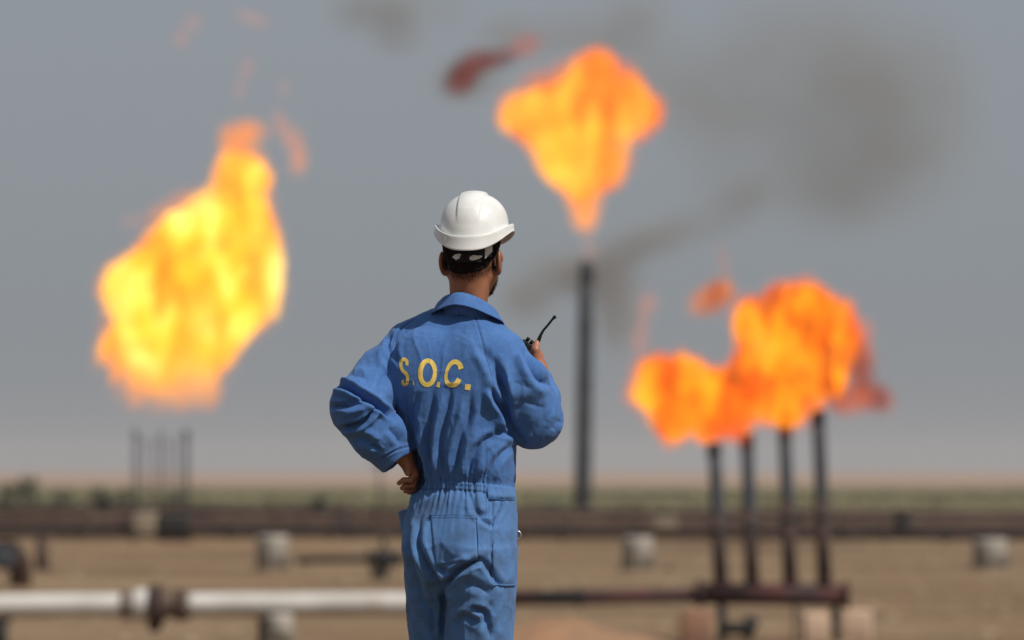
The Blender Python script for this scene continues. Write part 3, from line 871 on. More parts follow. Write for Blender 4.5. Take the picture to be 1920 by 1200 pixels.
FRINGE = {'mY': flame_material('yellow_fire_fringe', (1.25, 0.33, 0.07), (1.4, 0.40, 0.07), 0.24, 0.5, 4.0, hole=0.38, hole_w=0.3, root=(0.6, 4.6, 0.4, (1.3, 0.42, 0.12))),
          'mO': flame_material('orange_fire_fringe', (1.15, 0.23, 0.05), (1.3, 0.28, 0.05), 0.15, 0.3, 4.0, hole=0.38, hole_w=0.3),
          'mD': flame_material('deep_orange_fringe', (1.05, 0.18, 0.04), (1.2, 0.23, 0.04), 0.9, 1.4, 4.0, hole=0.38, hole_w=0.3)}
# big yellow flame, left
D = 255.0; o = W(310, 800, D)
t = thing('gas_flame', 'big bright yellow flame over the cluster of thin pipes', 'flame', o, 'burning gas flares')
mY = flame_material('yellow_fire', (1.75, 0.50, 0.012), (2.3, 1.05, 0.05), 1.25, 0.62, 2.0, 0.38, 0.56, S_dark=(1.3, 0.30, 0.008), dark_lo=0.58, dark_hi=0.70, root=(0.2, 4.0, 0.30, (1.45, 0.42, 0.06)), S_hot=(2.6, 1.7, 0.34), hot_lo=0.53, hot_hi=0.68)
BL = [(300, 540, 100, 88), (385, 505, 108, 118), (335, 625, 108, 75), (440, 440, 78, 82), (452, 350, 46, 66), (232, 535, 52, 48), (490, 520, 34, 76), (330, 470, 62, 54), (430, 600, 50, 70), (255, 610, 50, 60),
    (310, 680, 92, 58), (250, 712, 20, 46), (300, 728, 22, 38), (342, 715, 20, 36), (388, 710, 24, 48), (232, 655, 36, 50), (408, 650, 44, 56)]
gas('flame_body', BL, D, mY, t, o, 5, 0.38, 46, 0.7, 3, lean=-1.0)
fringe(BL, 11, D, FRINGE['mY'], t, o, 6, 0.46, 46, 0.7, 3, lean=-1.0)
wisp([(450, 285, 34, 48), (468, 246, 32, 22), (438, 340, 34, 50), (494, 320, 12, 40, 0, 10), (424, 260, 16, 28)], D, t, o, (1.4, 0.38, 0.04), (1.6, 0.50, 0.04), 0.60, 0.45, 1, 0.30, 0.3, name='flame_tongue')
wisp([(530, 240, 14, 36, 0, 20), (556, 272, 18, 34, 0, 12), (560, 305, 18, 24, 0, -10)], D, t, o, (1.2, 0.34, 0.12), (1.35, 0.42, 0.13), 0.42, 0.5, 5, 0.34)
wisp([(335, 380, 44, 20, 0, 25), (300, 405, 30, 20, 0, 20), (362, 400, 26, 36)], D, t, o, (1.2, 0.33, 0.08), (1.4, 0.42, 0.10), 0.45, 0.5, 12, 0.34)
wisp([(248, 415, 24, 14)], D, t, o, (1.1, 0.36, 0.2), (1.2, 0.40, 0.2), 0.20, 0.6, 8, 0.3)
for bl_, sd_ in (([(462, 128, 14, 24, 0, -15), (448, 168, 12, 22)], 8), ([(532, 165, 12, 18)], 9), ([(360, 42, 15, 18, 0, -20), (338, 72, 16, 18)], 10), ([(458, 28, 18, 14), (484, 38, 18, 13, 0, -20)], 11)):
    wisp(bl_, D, t, o, (0.80, 0.30, 0.22), (0.95, 0.36, 0.24), 0.36, 0.6, sd_, 0.36)

# orange flame over the tall stack
D = 427.0; o = W(1100, 492, D)
t = thing('gas_flame', 'star-shaped orange flame above the tall flare stack', 'flame', o, 'burning gas flares')
mO = flame_material('orange_fire', (1.4, 0.30, 0.012), (1.8, 0.72, 0.04), 0.8, 0.30, 4.0, 0.39, 0.56, S_dark=(1.05, 0.15, 0.008), dark_lo=0.56, dark_hi=0.67, S_hot=(2.1, 1.0, 0.09), hot_lo=0.54, hot_hi=0.68)
BL = [(1085, 215, 108, 78), (1008, 212, 52, 30, 0, 5), (986, 230, 30, 38), (1075, 275, 88, 62), (1115, 150, 52, 56), (1160, 200, 66, 56), (1040, 300, 50, 42), (1120, 300, 40, 60), (1085, 330, 42, 38)]
gas('flame_body', BL, D, mO, t, o, 5, 0.36, 50, 0.75, 21)
fringe(BL, 11, D, FRINGE['mO'], t, o, 6, 0.44, 50, 0.75, 21)
mOr = flame_material('red_orange_fire', (1.15, 0.17, 0.02), (1.35, 0.25, 0.02), 0.40, 0.25, 2.0, S_dark=(0.5, 0.06, 0.02), dark_lo=0.55, dark_hi=0.7)
gas('flame_tongue', [(1125, 120, 36, 30), (1180, 160, 46, 32, 0, -40), (1222, 212, 30, 40), (1205, 250, 26, 22)], D, mOr, t, o, 6, 0.24, 36, 0.9, 22)
wisp([(1012, 152, 40, 22, 0, 15), (1060, 130, 24, 22)], D, t, o, (0.95, 0.20, 0.03), (1.15, 0.27, 0.04), 0.36, 0.3, 6, 0.36, name='flame_tongue')
wisp([(1096, 370, 42, 50), (1097, 408, 33, 36), (1090, 345, 46, 34)], D, t, o, (1.5, 0.42, 0.07), (1.6, 0.52, 0.08), 0.55, 0.3, 2, 0.2, 0.3, 1.15, name='flame_root')
wisp([(1104, 464, 14, 28)], D, t, o, (0.9, 0.34, 0.22), (0.9, 0.34, 0.22), 0.16, 0.3, 3, 0.3)
wisp([(862, 150, 30, 26, 0, 30), (885, 122, 38, 24, 0, 30), (932, 110, 40, 18, 0, 15)], D, t, o, (0.07, 0.016, 0.014), (0.22, 0.034, 0.024), 0.85, 0.25, 9, 0.30, 0.3, 1.6)
wisp([(985, 85, 32, 22, 0, 25)], D, t, o, (0.55, 0.12, 0.07), (0.65, 0.14, 0.08), 0.34, 0.25, 9, 0.3)

# low deep orange flame over the four burner pipes
D = 103.0; o = W(1440, 800, D)
t = thing('gas_flame', 'deep orange two-lobed flame over the four burner pipes', 'flame', o, 'burning gas flares')
mD = flame_material('deep_orange_fire', (1.1, 0.135, 0.003), (1.65, 0.50, 0.012), 4.6, 1.7, 5.0, 0.42, 0.56, S_dark=(0.40, 0.034, 0.003), dark_lo=0.56, dark_hi=0.66, S_hot=(1.9, 0.72, 0.03), hot_lo=0.55, hot_hi=0.68)
BL = [(1266, 737, 72, 76), (1325, 750, 72, 66), (1395, 745, 66, 62), (1455, 700, 72, 74), (1505, 620, 104, 78), (1430, 605, 48, 46), (1545, 682, 58, 68), (1585, 640, 36, 54), (1465, 765, 52, 40), (1528, 750, 20, 32), (1330, 800, 30, 36), (1238, 722, 34, 42), (1385, 800, 22, 26), (1500, 570, 60, 40), (1255, 790, 44, 34)]
gas('flame_body', BL, D, mD, t, o, 5, 0.32, 44, 0.72, 31)
fringe(BL, 11, D, FRINGE['mD'], t, o, 6, 0.42, 44, 0.72, 31)
wisp([(1332, 562, 38, 26, 0, 25), (1352, 545, 26, 22)], D, t, o, (0.52, 0.09, 0.015), (0.95, 0.24, 0.04), 2.6, 1.6, 3, 0.28, 0.3, 1.6)
wisp([(1358, 505, 12, 34), (1352, 470, 8, 22)], D, t, o, (0.62, 0.24, 0.18), (0.66, 0.26, 0.2), 1.2, 1.2, 3, 0.3)
wisp([(1216, 568, 20, 20), (1206, 600, 14, 26), (1200, 640, 18, 28)], D, t, o, (0.76, 0.27, 0.18), (0.82, 0.29, 0.19), 1.0, 1.2, 2, 0.36)
wisp([(1642, 744, 32, 26, 0, -35), (1612, 690, 26, 50), (1590, 748, 38, 28)], D, t, o, (0.30, 0.035, 0.010), (0.75, 0.13, 0.03), 3.2, 1.6, 6, 0.33)

# ------------------------------------------------------------------ smoke
def smoke(label, blobs, D, dens, nscale, lo, hi, seed, origin, col=(0.40, 0.36, 0.32), thick=0.6, grow=1.35):
    B = [tuple([b[0], b[1], b[2] * grow, b[3] * grow]) + tuple(b[4:]) for b in blobs]
    m = bpy.data.materials.new('brown_smoke'); m.use_nodes = True
    nt = m.node_tree; n = nt.nodes; l = nt.links; n.clear()
    out = n.new('ShaderNodeOutputMaterial'); tc = n.new('ShaderNodeTexCoord')
    mp = n.new('ShaderNodeMapping'); mp.inputs['Location'].default_value = (seed, seed, seed); l.new(tc.outputs['Object'], mp.inputs[0])
    t = n.new('ShaderNodeTexNoise'); t.inputs['Scale'].default_value = nscale; t.inputs['Detail'].default_value = 3.0; l.new(mp.outputs[0], t.inputs['Vector'])
    r = n.new('ShaderNodeMapRange'); r.interpolation_type = 'SMOOTHSTEP'
    for k, q in (('From Min', lo), ('From Max', hi), ('To Min', dens * 0.12), ('To Max', dens)): r.inputs[k].default_value = q
    l.new(t.outputs[0], r.inputs['Value'])
    so = soft_density(n, l, tc.outputs['Object'], B, D, origin, thick)
    x = n.new('ShaderNodeMath'); x.operation = 'MULTIPLY'; l.new(r.outputs[0], x.inputs[0]); l.new(so, x.inputs[1])
    pv = n.new('ShaderNodeVolumePrincipled'); pv.inputs['Color'].default_value = (*col, 1)
    l.new(x.outputs[0], pv.inputs['Density']); l.new(pv.outputs[0], out.inputs['Volume'])
    sm = gas('smoke_plume', [tuple([b[0], b[1], b[2] * 1.03, b[3] * 1.03]) + tuple(b[4:]) for b in B], D, m, None, origin, 13, 0.0, 60, thick * 1.02, 41, 20)
    return tag(sm, label, 'smoke', 'drifting flare smoke', 'stuff')
D = 440.0
smoke('wide thin brown-grey smoke cloud upper right of the tall stack flame', [(1480, 100, 150, 100), (1620, 120, 150, 110), (1740, 190, 90, 130), (1400, 220, 130, 120), (1540, 230, 170, 130), (1660, 260, 150, 130), (1560, 370, 130, 70), (1400, 330, 100, 80), (1290, 170, 100, 80), (1200, 90, 100, 60)], D, 0.21, 0.085, 0.16, 0.78, 21.0, W(1500, 250, D), grow=1.6)
smoke('thin smoke trail slanting down past the top of the tall stack', [(1375, 385, 70, 44, 0, 40), (1290, 425, 90, 36, 0, 20), (1200, 460, 80, 36, 0, 15), (1130, 520, 70, 50), (1050, 515, 70, 40), (1160, 600, 46, 60), (990, 560, 50, 40)], D, 0.75, 0.11, 0.16, 0.78, 5.0, W(1200, 480, D), grow=1.6)
smoke('faint brown smoke patch at the top edge, left of the dark sooty wisp', [(700, 20, 90, 50), (790, 20, 90, 46), (750, 70, 60, 36)], D, 0.55, 0.13, 0.26, 0.70, 8.0, W(740, 30, D))
smoke('thin sooty haze above the star-shaped orange flame', [(880, 140, 70, 46, 0, 20), (990, 70, 90, 46), (1110, 50, 110, 50), (1190, 20, 70, 44)], D, 0.60, 0.13, 0.20, 0.76, 11.0, W(1010, 80, D), grow=1.5)

# ------------------------------------------------------------------ the worker
ROOT = np.array([S(868, 890)[0], PD, 0.0])
worker = empty('person', ROOT)
tag(worker, 'worker in blue coveralls and white hard hat, seen from behind, hand on hip', 'person')
TH = R(22)                                   # the body faces away and a little to the right

def fabric_material(name='blue_cotton', base=(0.045, 0.119, 0.312), pale=(0.060, 0.148, 0.362), dirt=(0.055, 0.100, 0.190)):
    m = bpy.data.materials.new(name); m.use_nodes = True
    nt = m.node_tree; n = nt.nodes; l = nt.links; b = n['Principled BSDF']
    b.inputs['Roughness'].default_value = 0.88; b.inputs['Specular IOR Level'].default_value = 0.25
    b.inputs['Sheen Weight'].default_value = 0.12; b.inputs['Sheen Roughness'].default_value = 0.5
    b.inputs['Sheen Tint'].default_value = (0.6, 0.75, 1.0, 1)
    tc = n.new('ShaderNodeTexCoord'); co = tc.outputs['Object']
    def noise(sc, det=5, st=None, rough=0.6):
        t = n.new('ShaderNodeTexNoise'); t.inputs['Scale'].default_value = sc; t.inputs['Detail'].default_value = det
        t.inputs['Roughness'].default_value = rough
        src = co
        if st:
            mp = n.new('ShaderNodeMapping'); mp.inputs['Scale'].default_value = st; l.new(co, mp.inputs[0]); src = mp.outputs[0]
        l.new(src, t.inputs['Vector']); return t.outputs[0]
    def rg(src, a, c, x=0.0, y=1.0):
        r = n.new('ShaderNodeMapRange'); r.interpolation_type = 'SMOOTHSTEP'
        for k, q in (('From Min', a), ('From Max', c), ('To Min', x), ('To Max', y)): r.inputs[k].default_value = q
        l.new(src, r.inputs['Value']); return r.outputs[0]
    def mix(f, A, B):
        x = n.new('ShaderNodeMix'); x.data_type = 'RGBA'; l.new(f, x.inputs['Factor'])
        for k, q in (('A', A), ('B', B)):
            if isinstance(q, tuple): x.inputs[k].default_value = (*q, 1)
            else: l.new(q, x.inputs[k])
        return x.outputs['Result']
    def mul(a, c):
        x = n.new('ShaderNodeMath'); x.operation = 'MULTIPLY'; l.new(a, x.inputs[0])
        if isinstance(c, float): x.inputs[1].default_value = c
        else: l.new(c, x.inputs[1])
        return x.outputs[0]
    c = mix(rg(noise(9.0, 6), 0.35, 0.65), base, pale)                        # washed-out patches
    c = mix(mul(rg(noise(160.0, 3, (1, 1, 0.25)), 0.45, 0.7), 0.30), c, (0.085, 0.20, 0.45))   # slubs of the weave
    sep = n.new('ShaderNodeSeparateXYZ'); l.new(co, sep.inputs[0])
    c = mix(mul(rg(sep.outputs[2], 1.06, 0.98), 0.65), c, (0.078, 0.175, 0.36))              # trousers washed paler than the jacket
    seat = rg(sep.outputs[2], 1.06, 0.93)                                       # grime rubbed into the seat and pockets
    c = mix(mul(mul(rg(noise(14.0, 6), 0.42, 0.68), seat), 0.75), c, dirt)
    c = mix(mul(rg(noise(23.0, 4), 0.62, 0.72), 0.6), c, dirt)                 # scattered stains
    l.new(c, b.inputs['Base Color'])
    wv = noise(420.0, 2)
    wr = noise(38.0, 4, (1, 1, 0.6))
    bp = n.new('ShaderNodeBump'); bp.inputs['Strength'].default_value = 0.25; bp.inputs['Distance'].default_value = 0.0012
    l.new(wv, bp.inputs['Height'])
    b2 = n.new('ShaderNodeBump'); b2.inputs['Strength'].default_value = 0.35; b2.inputs['Distance'].default_value = 0.006
    l.new(wr, b2.inputs['Height']); l.new(bp.outputs[0], b2.inputs['Normal'])
    rt = n.new('ShaderNodeTexNoise'); rt.noise_type = 'RIDGED_MULTIFRACTAL'; rt.inputs['Scale'].default_value = 13.0; rt.inputs['Detail'].default_value = 3.0
    mpr = n.new('ShaderNodeMapping'); mpr.inputs['Scale'].default_value = (1, 1, 0.55); mpr.inputs['Rotation'].default_value = (0, 0.35, 0); l.new(co, mpr.inputs[0]); l.new(mpr.outputs[0], rt.inputs['Vector'])
    b3 = n.new('ShaderNodeBump'); b3.inputs['Strength'].default_value = 0.18; b3.inputs['Distance'].default_value = 0.004
    l.new(rt.outputs[0], b3.inputs['Height']); l.new(b2.outputs[0], b3.inputs['Normal']); l.new(b3.outputs[0], b.inputs['Normal'])
    return m
M['fabric'] = fabric_material()
M['seam'] = fabric_material('blue_cotton_seam', (0.028, 0.072, 0.185), (0.036, 0.09, 0.22))
M['skin'] = mat('skin', (0.31, 0.130, 0.066), (0.26, 0.103, 0.052), 30.0, 0.5, bump=0.15, bscale=160, bdist=0.002, c3=(0.36, 0.145, 0.095), scale3=9.0)
sb = M['skin'].node_tree.nodes['Principled BSDF']
sb.inputs['Subsurface Weight'].default_value = 0.12; sb.inputs['Subsurface Radius'].default_value = (0.012, 0.005, 0.003); sb.inputs['Subsurface Scale'].default_value = 0.5
M['hair'] = mat('black_hair', (0.006, 0.005, 0.0045), (0.012, 0.009, 0.007), 120.0, 0.9, spec=0.06, bump=0.5, bscale=300, bdist=0.003)
M['helmet'] = mat('white_helmet_plastic', (0.70, 0.70, 0.685), (0.63, 0.63, 0.61), 16.0, 0.33, bump=0.05, bscale=60, bdist=0.001, c3=(0.42, 0.37, 0.29), scale3=24.0, lo3=0.60, hi3=0.78)
M['black'] = mat('black_plastic', (0.006, 0.006, 0.007), (0.010, 0.010, 0.011), 30, 0.55, spec=0.15)
M['strap'] = mat('white_webbing', (0.62, 0.61, 0.58), (0.45, 0.44, 0.41), 60, 0.8, bump=0.3, bscale=300, bdist=0.001)
M['yellow'] = mat('yellow_print', (0.78, 0.58, 0.12), (0.62, 0.45, 0.10), 60.0, 0.8, bump=0.3, bscale=400, bdist=0.001, c3=(0.22, 0.24, 0.24), scale3=55, lo3=0.60, hi3=0.72)
M['leather'] = mat('black_leather', (0.02, 0.017, 0.015), (0.035, 0.03, 0.027), 30, 0.5, bump=0.3, bscale=90, bdist=0.003)
M['metal'] = mat('bright_steel', (0.6, 0.6, 0.6), (0.5, 0.5, 0.5), 30, 0.3, 1.0)

def X(px): return (px - 960.0) * PD / FPX
def Zp(py): return CAMZ + (HORIZ - py) * PD / FPX

# torso silhouette measured in the photograph: row, left edge, right edge, half depth, depth offset
TOR = [(1110, 806, 930, .09, -.01), (1090, 784, 948, .115, -.02), (1055, 765, 963, .13, -.02), (1005, 758, 968, .128, -.015), (965, 764, 967, .122, -.005),
       (930, 773, 965, .114, .0), (906, 781, 963, .107, .005), (880, 776, 964, .112, .0), (840, 764, 965, .120, .0), (790, 749, 966, .128, .0),
       (735, 746, 968, .132, .0), (690, 748, 972, .128, .005), (650, 762, 966, .116, .01), (622, 785, 950, .100, .015), (600, 806, 936, .082, .02), (586, 826, 924, .066, .025), (576, 836, 918, .055, .03)]
def torso_arrays(extra=0.0):
    z, cx, cyy, a, b = [], [], [], [], []
    for py, L, Rr, hb, v in TOR:
        hx = (Rr - L) / 2 * PD / FPX
        aa = math.sqrt(max(hx ** 2 - (hb * math.sin(TH)) ** 2, 0.02 ** 2)) / math.cos(TH)
        z.append(Zp(py)); cx.append(X((L + Rr) / 2)); cyy.append(PD + v); a.append(aa + extra); b.append(hb + extra)
    return [np.array(q) for q in (z, cx, cyy, a, b)]
TZ, TCX, TCY, TA, TB = torso_arrays()

def leg_arrays(rows):
    z, cx, cyy, a, b = [], [], [], [], []
    for py, L, Rr, hb, v in rows:
        z.append(Zp(py)); cx.append(X((L + Rr) / 2)); cyy.append(PD + v); a.append((Rr - L) / 2 * PD / FPX); b.append(hb)
    o_ = np.argsort(z)
    return [np.array(q)[o_] for q in (z, cx, cyy, a, b)]
LEGL = leg_arrays([(1030, 770, 868, .11, .04), (1075, 759, 868, .112, .045), (1110, 761, 866, .11, .05), (1150, 764, 860, .10, .06), (1200, 768, 856, .095, .07), (1300, 770, 838, .085, .07), (1400, 768, 840, .08, .07), (1500, 764, 842, .08, .085), (1536, 762, 844, .085, .09)])
LEGR = leg_arrays([(1030, 838, 962, .125, -.05), (1075, 838, 967, .122, -.05), (1110, 838, 966, .118, -.05), (1150, 836, 965, .105, -.045), (1200, 834, 962, .10, -.04), (1300, 838, 952, .09, -.03), (1400, 846, 942, .085, -.02), (1500, 850, 936, .085, .0), (1536, 848, 938, .09, .005)])

# arms: joint points (px, py, depth) and sleeve radii
ARM_L = [(772, 663, .06), (720, 708, .02), (672, 766, -.07), (706, 813, -.055), (748, 866, -.025)]
ARM_R = [(930, 672, -.05), (975, 722, -.055), (1000, 785, -.005), (1006, 748, .09), (1008, 716, .16)]

H = 0.0032
cov = Field([X(596), PD - .30, 0.08], [X(1074), PD + .36, Zp(560)], H)
cov.loft(TZ, TCX, TCY, TA, TB, TH, 2.25, 0.0)
cov.loft(*LEGL, R(10), 2.1, 0.03)
cov.loft(*LEGR, R(14), 2.1, 0.025)
cov.ell(S(812, 1030, -.055), (.075, .07, .085), k=0.03)          # seat
cov.ell(S(880, 1028, -.085), (.085, .075, .09), k=0.03)
cov.ell(S(790, 690, -.055), (.085, .06, .11), k=0.05)            # shoulder blades
cov.ell(S(905, 690, -.075), (.09, .06, .11), k=0.05)
cov.chain([S(*p) for p in ARM_L], [.076, .082, .078, .071, .053], k=0.012, k0=0.02)
cov.chain([S(*p) for p in ARM_R[:3]], [.078, .080, .080], k=0.006, k0=0.02)
cov.chain([S(*p) for p in ARM_R[2:]], [.076, .064, .046], k=0.02)
cov.cone(S(763, 638, .05), S(815, 609, .03), .050, .043, k=0.03)  # trapezius slopes
cov.cone(S(945, 655, -.03), S(905, 625, .01), .049, .042, k=0.03)
# hip pocket bag standing off on the left
lo_ = S(740, 1075, .0); hi_ = S(790, 958, .14)
def bag(Xg, Yg, Zg):
    c0 = S(763, 958, .055)
    tp = np.clip((Zg - Zp(1075)) / (Zp(957) - Zp(1075)), 0.05, 1) ** 0.6
    u = (Xg - c0[0] - .022 * (1 - tp)) / (.026 * tp); w = (Yg - c0[1]) / .05
    d = (np.sqrt(u * u + w * w) - 1) * .026 * tp
    return np.maximum(np.maximum(d, Zg - Zp(957) - 0.10 * (Xg - c0[0])), Zp(1075) - Zg)
cov.put(bag, lo_, hi_, 0.003)
# open cuffs and hems
d1 = S(*ARM_L[-1]); d0 = S(*ARM_L[-2]); ax = (d1 - d0) / np.linalg.norm(d1 - d0)
def halfspace(p, nrm, rad):
    def fn(Xg, Yg, Zg):
        q = (Xg - p[0]) * nrm[0] + (Yg - p[1]) * nrm[1] + (Zg - p[2]) * nrm[2]
        r = np.sqrt((Xg - p[0]) ** 2 + (Yg - p[1]) ** 2 + (Zg - p[2]) ** 2) - rad
        return np.maximum(-q, r)
    return fn
cut_n = np.array([0.60, -0.05, -0.80]); cut_n /= np.linalg.norm(cut_n)
cut_p = S(746, 866, -.025)
cov.put(halfspace(cut_p, cut_n, .085), cut_p - .1, cut_p + .1, 0.0, 's')
cov.cone(S(722, 842, -.045), S(775, 895, -.01), .040, .0465, k=0.004, mode='s')
d1 = S(*ARM_R[-1]); d0 = S(*ARM_R[-2]); ax = (d1 - d0) / np.linalg.norm(d1 - d0)
cov.put(halfspace(d1, ax, .075), d1 - .1, d1 + .1, 0.0, 's')
cov.cone(d1 - ax * .06, d1 + ax * .05, .036, .041, k=0.003, mode='s')
for LG in (LEGL, LEGR):
    cov.cone((LG[1][0], LG[2][0], .0), (LG[1][0], LG[2][0], .16), .052, .045, k=0.004, mode='s')
CV, CF = cov.nets()
del cov
CV = relax(CV, CF, 2)
CN = vnormals(CV, CF)

# ---- folds, measured in the photograph; (polyline px, width px, depth mm, profile)  profile: v groove, r ridge, s step
PXv = 960 + CV[:, 0] * FPX / CV[:, 1]; PYv = HORIZ - (CV[:, 2] - CAMZ) * FPX / CV[:, 1]
facing = sstep(-0.05, 0.35, -CN[:, 1])
def c2(*pts): return [(600 + x / 3.0, 540 + y / 3.0) for x, y in pts]              # from the 3x crop of the jacket
def c3(*pts): return [(680 + x * .3166, 820 + y * .3166) for x, y in pts]          # from the crop of the trousers
def cl(*pts): return [(600 + x / 3.75, 580 + y / 3.75) for x, y in pts]            # left sleeve crop
def cr(*pts): return [(880 + x / 3.333, 580 + y / 3.333) for x, y in pts]          # right sleeve crop
FOLDS = [
    # long drapery from the shoulder blades to the waist
    (c2((545, 590), (520, 720), (530, 880), (560, 1075)), 8, 5, 'v'),
    (c2((580, 640), (560, 800), (585, 1000)), 7, 3.5, 'r'),
    (c2((640, 580), (620, 760), (610, 900), (625, 1070)), 7, 4.5, 'v'),
    (c2((690, 590), (660, 760), (640, 900), (660, 1070)), 7, 4, 'r'),
    (c2((735, 570), (715, 700), (680, 860), (690, 1075)), 7, 5, 'v'),
    (c2((800, 600), (775, 760), (735, 900), (730, 1060)), 8, 4, 'r'),
    (c2((850, 600), (835, 740), (790, 850), (765, 1060)), 8, 5, 'v'),
    (c2((900, 780), (850, 870), (810, 960), (800, 1065)), 8, 4.5, 'r'),
    (c2((1005, 815), (900, 885), (850, 980), (835, 1070)), 8, 6, 'v'),
    (c2((1050, 850), (950, 950), (890, 1060)), 9, 4, 'r'),
    (c2((1085, 880), (1000, 960), (930, 1075)), 8, 4, 'v'),
    (c2((480, 590), (490, 760), (510, 900)), 9, 5, 'v'),
    (c2((455, 640), (450, 740), (500, 860)), 9, 4, 'r'),
    # armpit, right
    (c2((880, 330), (930, 420), (965, 520), (1000, 640)), 11, 6, 's'),
    (c2((960, 560), (990, 630), (1035, 700), (1055, 790)), 8, 12, 'v'),
    (c2((940, 560), (960, 660), (1000, 760), (1010, 810)), 9, 6, 'r'),
    (c2((1000, 480), (1030, 580), (1050, 680), (1075, 800)), 9, 9, 'v'),
    (c2((975, 380), (1010, 500), (1030, 590)), 9, 3.5, 'v'),
    (c2((985, 800), (1040, 815), (1090, 830)), 7, 6, 'v'),
    (c2((870, 150), (900, 250), (930, 370)), 2.2, 1.6, 'v'),
    (c2((530, 175), (450, 235), (415, 300)), 2.6, 2.0, 'v'),
    # left shoulder and sleeve
    (cl((500, 180), (480, 260), (505, 340)), 6, 5, 'v'),
    (cl((540, 190), (520, 280), (545, 380)), 6, 4.5, 'v'),
    (cl((430, 260), (420, 360), (450, 430)), 8, 4, 'r'),
    (cl((480, 430), (440, 520), (420, 620)), 10, 4, 'v'),
    (cl((100, 530), (200, 560), (310, 625), (420, 690), (520, 770)), 6, 12, 'v'),
    (cl((110, 500), (220, 540), (330, 600), (430, 660)), 8, 6, 'r'),
    (cl((95, 575), (170, 600), (250, 610)), 6, 4, 'r'),
    (cl((180, 655), (250, 650), (320, 635)), 5, 6, 'v'),
    (cl((60, 690), (130, 680), (220, 680), (330, 655)), 6, 7, 'v'),
    (cl((150, 760), (260, 720), (370, 665)), 9, 6, 'r'),
    (cl((130, 845), (190, 830), (270, 805), (330, 770), (400, 690)), 6, 10, 'v'),
    (cl((310, 780), (370, 730), (400, 690)), 4, 5, 'v'),
    (cl((240, 900), (330, 920), (420, 970)), 9, 4, 'v'),
    (cl((300, 850), (360, 880), (400, 930)), 8, 3.5, 'r'),
    (cl((350, 960), (400, 970), (430, 1000)), 4, 4, 'v'),
    (cl((480, 830), (540, 900), (560, 950)), 8, 4, 'v'),
    (cl((200, 460), (280, 470), (340, 500)), 8, 2.5, 'v'),
    (cl((440, 1040), (540, 990), (630, 960)), 2.4, 2.0, 'v'),
    # right sleeve
    (cr((330, 240), (370, 300), (400, 380), (450, 440), (520, 480)), 11, 9, 'v'),
    (cr((300, 260), (330, 340), (380, 430)), 10, 4, 'r'),
    (cr((520, 760), (540, 715), (570, 690)), 8, 3, 'v'),
    (cr((450, 560), (500, 640), (520, 690)), 12, 2, 'r'),
    (cr((260, 720), (300, 790), (350, 850)), 9, 5, 'v'),
    (cr((300, 560), (400, 600), (480, 620)), 14, 2.5, 'v'),
    (cr((260, 440), (320, 470), (400, 500)), 14, 2, 'v'),
    (cr((170, 340), (210, 460), (240, 580)), 9, 4, 'v'),
    # trousers
    (c3((340, 480), (320, 600), (360, 720), (430, 840), (470, 880)), 8, 8, 'v'),
    (c3((450, 880), (500, 860), (570, 790), (650, 740), (715, 725)), 7, 11, 'v'),
    (c3((430, 770), (520, 800), (600, 755)), 7, 5, 'v'),
    (c3((480, 830), (560, 770), (640, 700)), 12, 5, 'r'),
    (c3((470, 880), (490, 980), (480, 1080), (495, 1200)), 8, 8, 'v'),
    (c3((520, 1000), (545, 900), (620, 820), (720, 770)), 12, 7, 'r'),
    (c3((640, 1000), (720, 1040), (720, 1120)), 7, 6, 'v'),
    (c3((560, 1050), (620, 1000), (690, 990)), 9, 5, 'r'),
    (c3((540, 1120), (600, 1060), (700, 1100)), 8, 4, 'v'),
    (c3((600, 870), (680, 880), (750, 930)), 10, 4, 'v'),
    (c3((700, 720), (760, 800), (810, 880)), 7, 5, 'v'),
    (c3((740, 440), (700, 480), (760, 520), (790, 500)), 6, 4, 'v'),
    (c3((260, 700), (320, 850), (360, 1000)), 10, 5, 'v'),
    (c3((280, 500), (270, 640), (300, 760)), 8, 5, 'v'),
    (c3((640, 330), (660, 420), (700, 480)), 7, 4, 'v'),
    (c3((350, 960), (420, 1040), (430, 1160)), 10, 4, 'v'),
    (c3((760, 960), (740, 1080), (760, 1200)), 10, 4, 'v'),
    (c3((820, 370), (815, 430), (770, 510)), 4.5, 4, 'v'),
    (c3((750, 520), (760, 700), (770, 870)), 2.6, 2.0, 'v'),
]
disp = np.zeros(len(CV))
def seg_dist(pts):
    best = np.full(len(CV), 1e9); side = np.zeros(len(CV)); tt = np.zeros(len(CV))
    P = np.array(pts, float); Ls = np.linalg.norm(np.diff(P, axis=0), axis=1); tot = Ls.sum(); acc = 0
    for i in range(len(P) - 1):
        ab = P[i + 1] - P[i]; L2 = ab @ ab
        t = np.clip(((PXv - P[i, 0]) * ab[0] + (PYv - P[i, 1]) * ab[1]) / L2, 0, 1)
        qx = PXv - P[i, 0] - t * ab[0]; qy = PYv - P[i, 1] - t * ab[1]
        d = np.hypot(qx, qy); m = d < best
        best[m] = d[m]; side[m] = np.sign(ab[0] * qy - ab[1] * qx)[m]; tt[m] = ((acc + t * Ls[i]) / tot)[m]
        acc += Ls[i]
    return best, side, tt
def curve(pts, n=4):
    P = np.array(pts, float); t = np.arange(len(P)); u = np.linspace(0, len(P) - 1, (len(P) - 1) * n + 1)
    return np.stack([smooth_interp(u, t, P[:, 0]), smooth_interp(u, t, P[:, 1])], 1)
